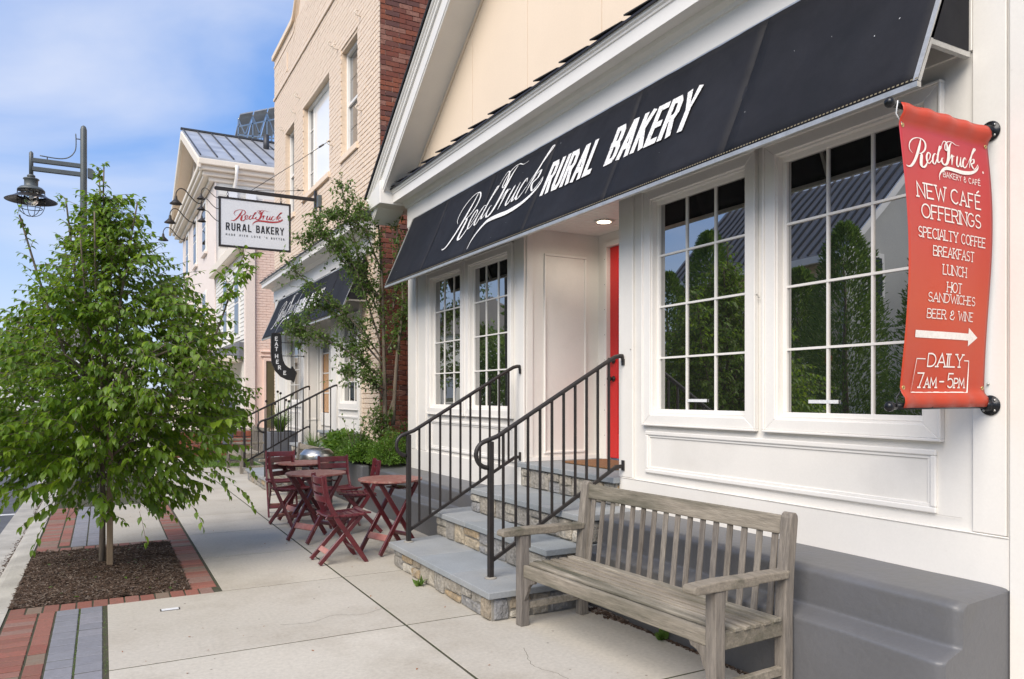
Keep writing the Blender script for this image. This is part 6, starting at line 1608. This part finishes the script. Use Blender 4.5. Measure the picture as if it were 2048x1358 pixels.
eye = Vector((0,0,1.5)); items.sort(key=lambda q: (q[0]-eye).length - q[3]*4)
vs, fs = leaf_pts(1, .56, .34)
lm = bpy.data.meshes.new('leaf'); lm.from_pydata(vs, [], fs); lm.materials.append(M['leaf'])
for q in items[:300]:
    d = q[1].normalized(); s = d.cross(q[2]).normalized(); u = s.cross(d)
    o = bpy.data.objects.new('leaf', lm); COL.objects.link(o); o.parent = tr
    mtx = Matrix((d, s, u)).transposed().to_4x4(); o.matrix_basis = Matrix.Translation(q[0]-world_loc(tr)) @ mtx @ Matrix.Scale(q[3], 4)
leaves_mesh('foliage', M['leaf'], items[300:], tr, wr=.56, droop=.34)
di = []
for k in range(9): di.append((Vector((-.93+rr.uniform(-.05,.05), 6.55+rr.uniform(-.05,.05), 1.98+rr.uniform(-.06,.05))), Vector((rr.uniform(-.3,.3), 0, -1)), rnd_dir(rr), .07, 0))
leaves_mesh('dead_leaves', M['dead'], di, tr)

# ---- small spreading tree between the two shops
at_ = thing('small_tree', 'slender multi branched small tree in front of the red brick side wall', 'tree', (3.42, 10.05, .5))
U = Vector((-.88, .475, 0)); base = Vector((3.42, 9.95, .55)); sc = .00692
def q2(px, py, off=0): return Vector((3.42, 9.95, 0))+U*((775-px)*sc)+Vector((0,0,1.5-(py-790)*sc))+Vector((-.475,-.88,0))*off
B_ = [[(775,860,0),(772,700,0),(768,560,0),(760,430,0)], [(790,850,0),(800,720,.1),(812,600,.1),(800,460,.1)], [(770,720,0),(720,650,.2),(660,600,.3),(600,540,.35)],
      [(768,640,0),(735,560,.1),(712,470,.1),(690,375,.1)], [(766,690,0),(730,560,.3),(700,500,.4)], [(772,760,0),(700,700,.3),(630,670,.4),(602,655,.4)], [(768,600,0),(720,540,.2),(660,480,.3),(625,500,.3)],
      [(780,700,0),(815,640,.1),(835,620,.3)], [(775,780,0),(740,760,.3),(700,745,.4)], [(766,540,0),(745,480,.2),(730,420,.2)], [(790,620,0),(805,540,0),(820,500,.1)], [(790,800,0),(770,870,.2),(760,830,.2)],
      [(765,600,0),(690,520,.3),(640,440,.2)], [(770,730,0),(690,640,.1),(640,620,.2),(618,700,.3)], [(772,800,0),(740,730,.1),(710,690,.1)], [(745,470,.1),(700,440,.2),(670,445,.2)]]
ai = []; tw = MB()
for bi, br in enumerate(B_):
    P = [q2(*b_) for b_ in br]; P = [Vector(p) for p in catmull([tuple(p) for p in P], 7)]; n = len(P)
    r0 = .030 if bi < 2 else .012
    MB().tube(P, [r0*(1-.75*i/n)+.002 for i in range(n)], 8).build('trunk' if bi == 0 else 'branch', M['bark'], at_)
    for i in range(3 if bi > 1 else 8, n):
        for k in range(9 if bi > 1 else 6):
            c = P[i]+rnd_dir(rr)*abs(rr.gauss(0,.11)); d = (rnd_dir(rr)+Vector((-.3,-.2,.5))).normalized()
            l_ = rr.uniform(.08,.17); tw.tube([c, c+d*l_], .002, 3, cap=False)
            for j in range(6): ai.append((c+d*(l_*j/5), (d*.5+rnd_dir(rr)).normalized(), Vector((0,0,1))+rnd_dir(rr)*.6, rr.uniform(.034,.056), rr.random()))
tw.build('twigs', M['bark'], at_, kind='stuff')
leaves_mesh('foliage', M['leaf_apple'], ai, at_, wr=.55, droop=.2)

# ---- shrubs
def shrub(lab, c, rad, n, m='leaf_box', ln=.035, group=None, name='shrub', h=None):
    t = thing(name, lab, 'shrub', (c[0], c[1], c[2]), group=group); it = []; C = Vector(c); tw = MB()
    for k in range(n):
        d = rnd_dir(rr); d.z = abs(d.z)*.9+.05; d.normalize()
        lump = 1+.35*noise.noise(d*2.2+C)+.15*noise.noise(d*6+C)
        r = rr.random()**.35*lump; p = C+Vector((d.x*rad[0]*r, d.y*rad[1]*r, d.z*rad[2]*r))
        it.append((p, (d+rnd_dir(rr)*.9).normalized(), Vector((0,0,1))+rnd_dir(rr)*.7, ln*rr.uniform(.7,1.3), rr.random()))
    for k in range(14):
        d = rnd_dir(rr); d.z = abs(d.z)+.3; tw.tube([C, C+Vector((d.x*rad[0]*.7, d.y*rad[1]*.7, d.z*rad[2]*.6))], .004, 4)
    tw.build('stems', M['bark'], t, kind='stuff'); leaves_mesh('foliage', M[m], it, t); return t
G_ = 'shrubs in the bed between the shops'
shrub('dense bright green shrub nearest the white corner board', (3.35, 9.62, .58), (.30,.30,.42), 5200, 'leaf_box', .026, G_)
shrub('low spreading shrub spilling over the gray ledge', (3.12, 10.15, .60), (.26,.34,.30), 3000, 'leaf_box', .040, G_)
shrub('dark shrub in the middle of the gray planting bed', (3.25, 10.7, .60), (.30,.34,.32), 2600, 'leaf_apple', .045, G_)
shrub('broad leaved green shrub at the far end of the planting bed', (3.20, 11.3, .60), (.28,.36,.34), 1600, 'leaf_box', .075, G_)
shrub('leafy shrub in the shade against the red brick wall', (4.0, 10.2, .5), (.5,.4,.7), 3000, 'leaf_apple', .045, G_)
def stem_plant(lab, c, hgt, n, m, group=None):
    t = thing('leafy_plant', lab, 'plant', c, group=group); it = []; mb = MB(); C = Vector(c)
    for k in range(n):
        a = rr.uniform(0, 6.28); tip = C+Vector((.22*math.cos(a)*rr.random(), .22*math.sin(a)*rr.random(), hgt*rr.uniform(.6,1))); P = [C, C.lerp(tip, .5)+rnd_dir(rr)*.03, tip]
        mb.tube(P, [.005,.004,.002], 4)
        for j in range(14):
            u = .3+.7*j/13; p = C.lerp(tip, u); it.append((p, (rnd_dir(rr)+Vector((0,0,.5))).normalized(), Vector((0,0,1)), .05, rr.random()))
    mb.build('stems', M['bark'], t, kind='stuff'); leaves_mesh('leaves', M[m], it, t); return t
stem_plant('young upright plant with round leaves rising from the planting bed', (3.05, 10.05, .6), .75, 6, 'leaf_apple')
def blades(lab, c, n, ln, spread, name='grass_plant', cat='plant', group=None, seeds=0):
    t = thing(name, lab, cat, c, group=group); mb = MB(); C = Vector(c)
    for k in range(n):
        a = rr.uniform(0, 6.28); l_ = ln*rr.uniform(.6,1.1); sp = spread*rr.uniform(.3,1); P = []
        for j in range(5):
            u = j/4; P.append(C+Vector((math.cos(a)*(.05+sp*u*u), math.sin(a)*(.05+sp*u*u), l_*(u-.35*u*u*sp/spread))))
        w = .011; s = Vector((-math.sin(a), math.cos(a), 0)); vs = []
        for j, p in enumerate(P): q = w*(1-j/4.2); vs += [p-s*q, p+s*q]
        mb.add(vs, [(2*j, 2*j+1, 2*j+3, 2*j+2) for j in range(4)])
    o = mb.build('blades', M['blade'], t, kind='stuff'); set_var(o.data, 4)
    for k in range(seeds):
        a = rr.uniform(0, 6.28); tip = C+Vector((math.cos(a)*.30*rr.random()-.05, math.sin(a)*.4*rr.random(), ln*rr.uniform(1.1,1.75)))
        s = MB().tube([C, C.lerp(tip,.5)+Vector((0,0,.04)), tip], .004, 4).build('flower_stem', M['blade'], t)
        MB().lathe([(.001,-.03),(.022,-.015),(.026,.0),(.018,.018),(.001,.026)], tip, 8).build('seed_head', M['flower'], s)
    return t
pt = thing('planter_box', 'square gray planter box behind the far handrails', 'planter', (3.02, 14.95, .3))
for q in ((2.76,2.80,14.6,15.3), (3.24,3.28,14.6,15.3), (2.80,3.24,14.6,14.64), (2.80,3.24,15.26,15.3)): MB().box(*q, .30, .80).build('planter_side', M['planter'], pt, bevel=.006)
MB().box(2.80, 3.24, 14.64, 15.26, .3, .76).build('soil', M['mulch'], pt)
blades('spiky green grass plant with dark seed heads in the gray planter', (3.02, 14.95, .76), 260, .50, .42, seeds=9)
blades('low fern like plant at the near edge of the second steps', (3.15, 11.75, .62), 160, .34, .30)
blades('bright spiky plant at the end of the planting bed', (3.0, 12.25, .5), 120, .45, .22) 
# small weeds at the foot of the steps and ledge
for lab, x, y, z in (('small weed sprouting by the first stone step', 2.19, 5.55, 0), ('small weed at the foot of the gray ledge under the bench', 3.02, 3.62, 0)):
    it = [(Vector((x, y, z)), (rnd_dir(rr)+Vector((-.3,0,1.2))).normalized(), rnd_dir(rr), rr.uniform(.03,.085), rr.random()) for k in range(22)]
    w = thing('weed', lab, 'weed', (x, y, z)); leaves_mesh('leaves', M['blade'], it, w)

# ---- evergreens and trees across the street, far trees
def evergreen(lab, x, y, h, r, n=14000, m='leaf_dark', ln=.13, grp='tall evergreens across the street'):
    t = thing('evergreen_tree', lab, 'tree', (x, y, 0), group=grp); it = []
    MB().tube([(x,y,0),(x,y,h*.85)], [.10,.02], 8).build('trunk', M['bark'], t)
    for k in range(n):
        z = rr.random()**1.15; rad = r*(1-z)**.48*(.55+.45*min(1, z*5+.5)); a = rr.uniform(0, 6.28)
        lump = 1+.42*noise.noise(Vector((math.cos(a)*1.7+x, math.sin(a)*1.7, z*h*.9)))+.2*noise.noise(Vector((math.cos(a)*4+x, math.sin(a)*4, z*h*2)))
        q = rad*lump*rr.random()**.3; p = Vector((x+q*math.cos(a), y+q*math.sin(a), .15+z*h))
        it.append((p, Vector((math.cos(a), math.sin(a), .9))+rnd_dir(rr)*.5, rnd_dir(rr), ln*rr.uniform(.6,1.2), rr.random()))
    leaves_mesh('foliage', M[m], it, t, simple=True, wr=.35); return t
evergreen('tall evergreen mirrored in the middle of the largest window', -8.2, 11.9, 5.4, 1.25)
evergreen('tall evergreen mirrored behind the red banner', -8.3, 9.3, 6.2, 1.4)
evergreen('evergreen mirrored at the left of the largest window', -8.6, 13.6, 4.6, 1.1)
evergreen('dark evergreen mirrored in the right half of the second window', -8.0, 16.2, 6.0, 1.3)
evergreen('dark evergreen mirrored in the left half of the second window', -8.5, 18.6, 5.2, 1.2)
evergreen('evergreen across the street nearest the viewer', -8.1, 6.6, 6.0, 1.4)
def round_tree(lab, x, y, h, r, n=5000, m='leaf_far', ln=.22):
    t = thing('round_tree', lab, 'tree', (x, y, 0), group='leafy trees down the street'); it = []
    MB().tube([(x,y,-.2),(x,y,h*.6)], [.16,.06], 8).build('trunk', M['bark'], t)
    for k in range(n):
        d = rnd_dir(rr); lump = 1+.35*noise.noise(d*2+Vector((x,y,0)))+.2*noise.noise(d*5); q = rr.random()**.35*lump
        it.append((Vector((x+d.x*r*q, y+d.y*r*q, h-r+d.z*r*q*1.05)), (d+rnd_dir(rr)).normalized(), rnd_dir(rr), ln*rr.uniform(.6,1.3), rr.random()))
    leaves_mesh('foliage', M[m], it, t, simple=True, wr=.6); return t
round_tree('yellow-green street tree on the left far down the street', -9.8, 33, 4.6, 1.9)
round_tree('second yellow-green tree down the street behind the first', -10.5, 44, 5.2, 2.3)
round_tree('far tree at the end of the street on the left', -5.5, 80, 7, 3)
round_tree('tree across the street mirrored in the far left window', -8.6, 25, 6.5, 2.0)
# grass by the far porch
gi = []
for k in range(5000): gi.append((Vector((rr.uniform(.9,2.9), rr.uniform(16.6,19.4), .0)), Vector((rr.uniform(-.4,.4), rr.uniform(-.4,.4), 1)), rnd_dir(rr), rr.uniform(.04,.09), rr.random()))
gg = bpy.data.objects.new('lawn', None); COL.objects.link(gg); gg['kind'] = 'structure'
MB().box(1.75, 3.0, 16.7, 19.5, -.01, .006).build('turf', M['blade'], gg); 
gi = [q for q in gi if q[0].x > 1.75]
leaves_mesh('grass', M['blade'], gi, gg, simple=True, wr=.2)
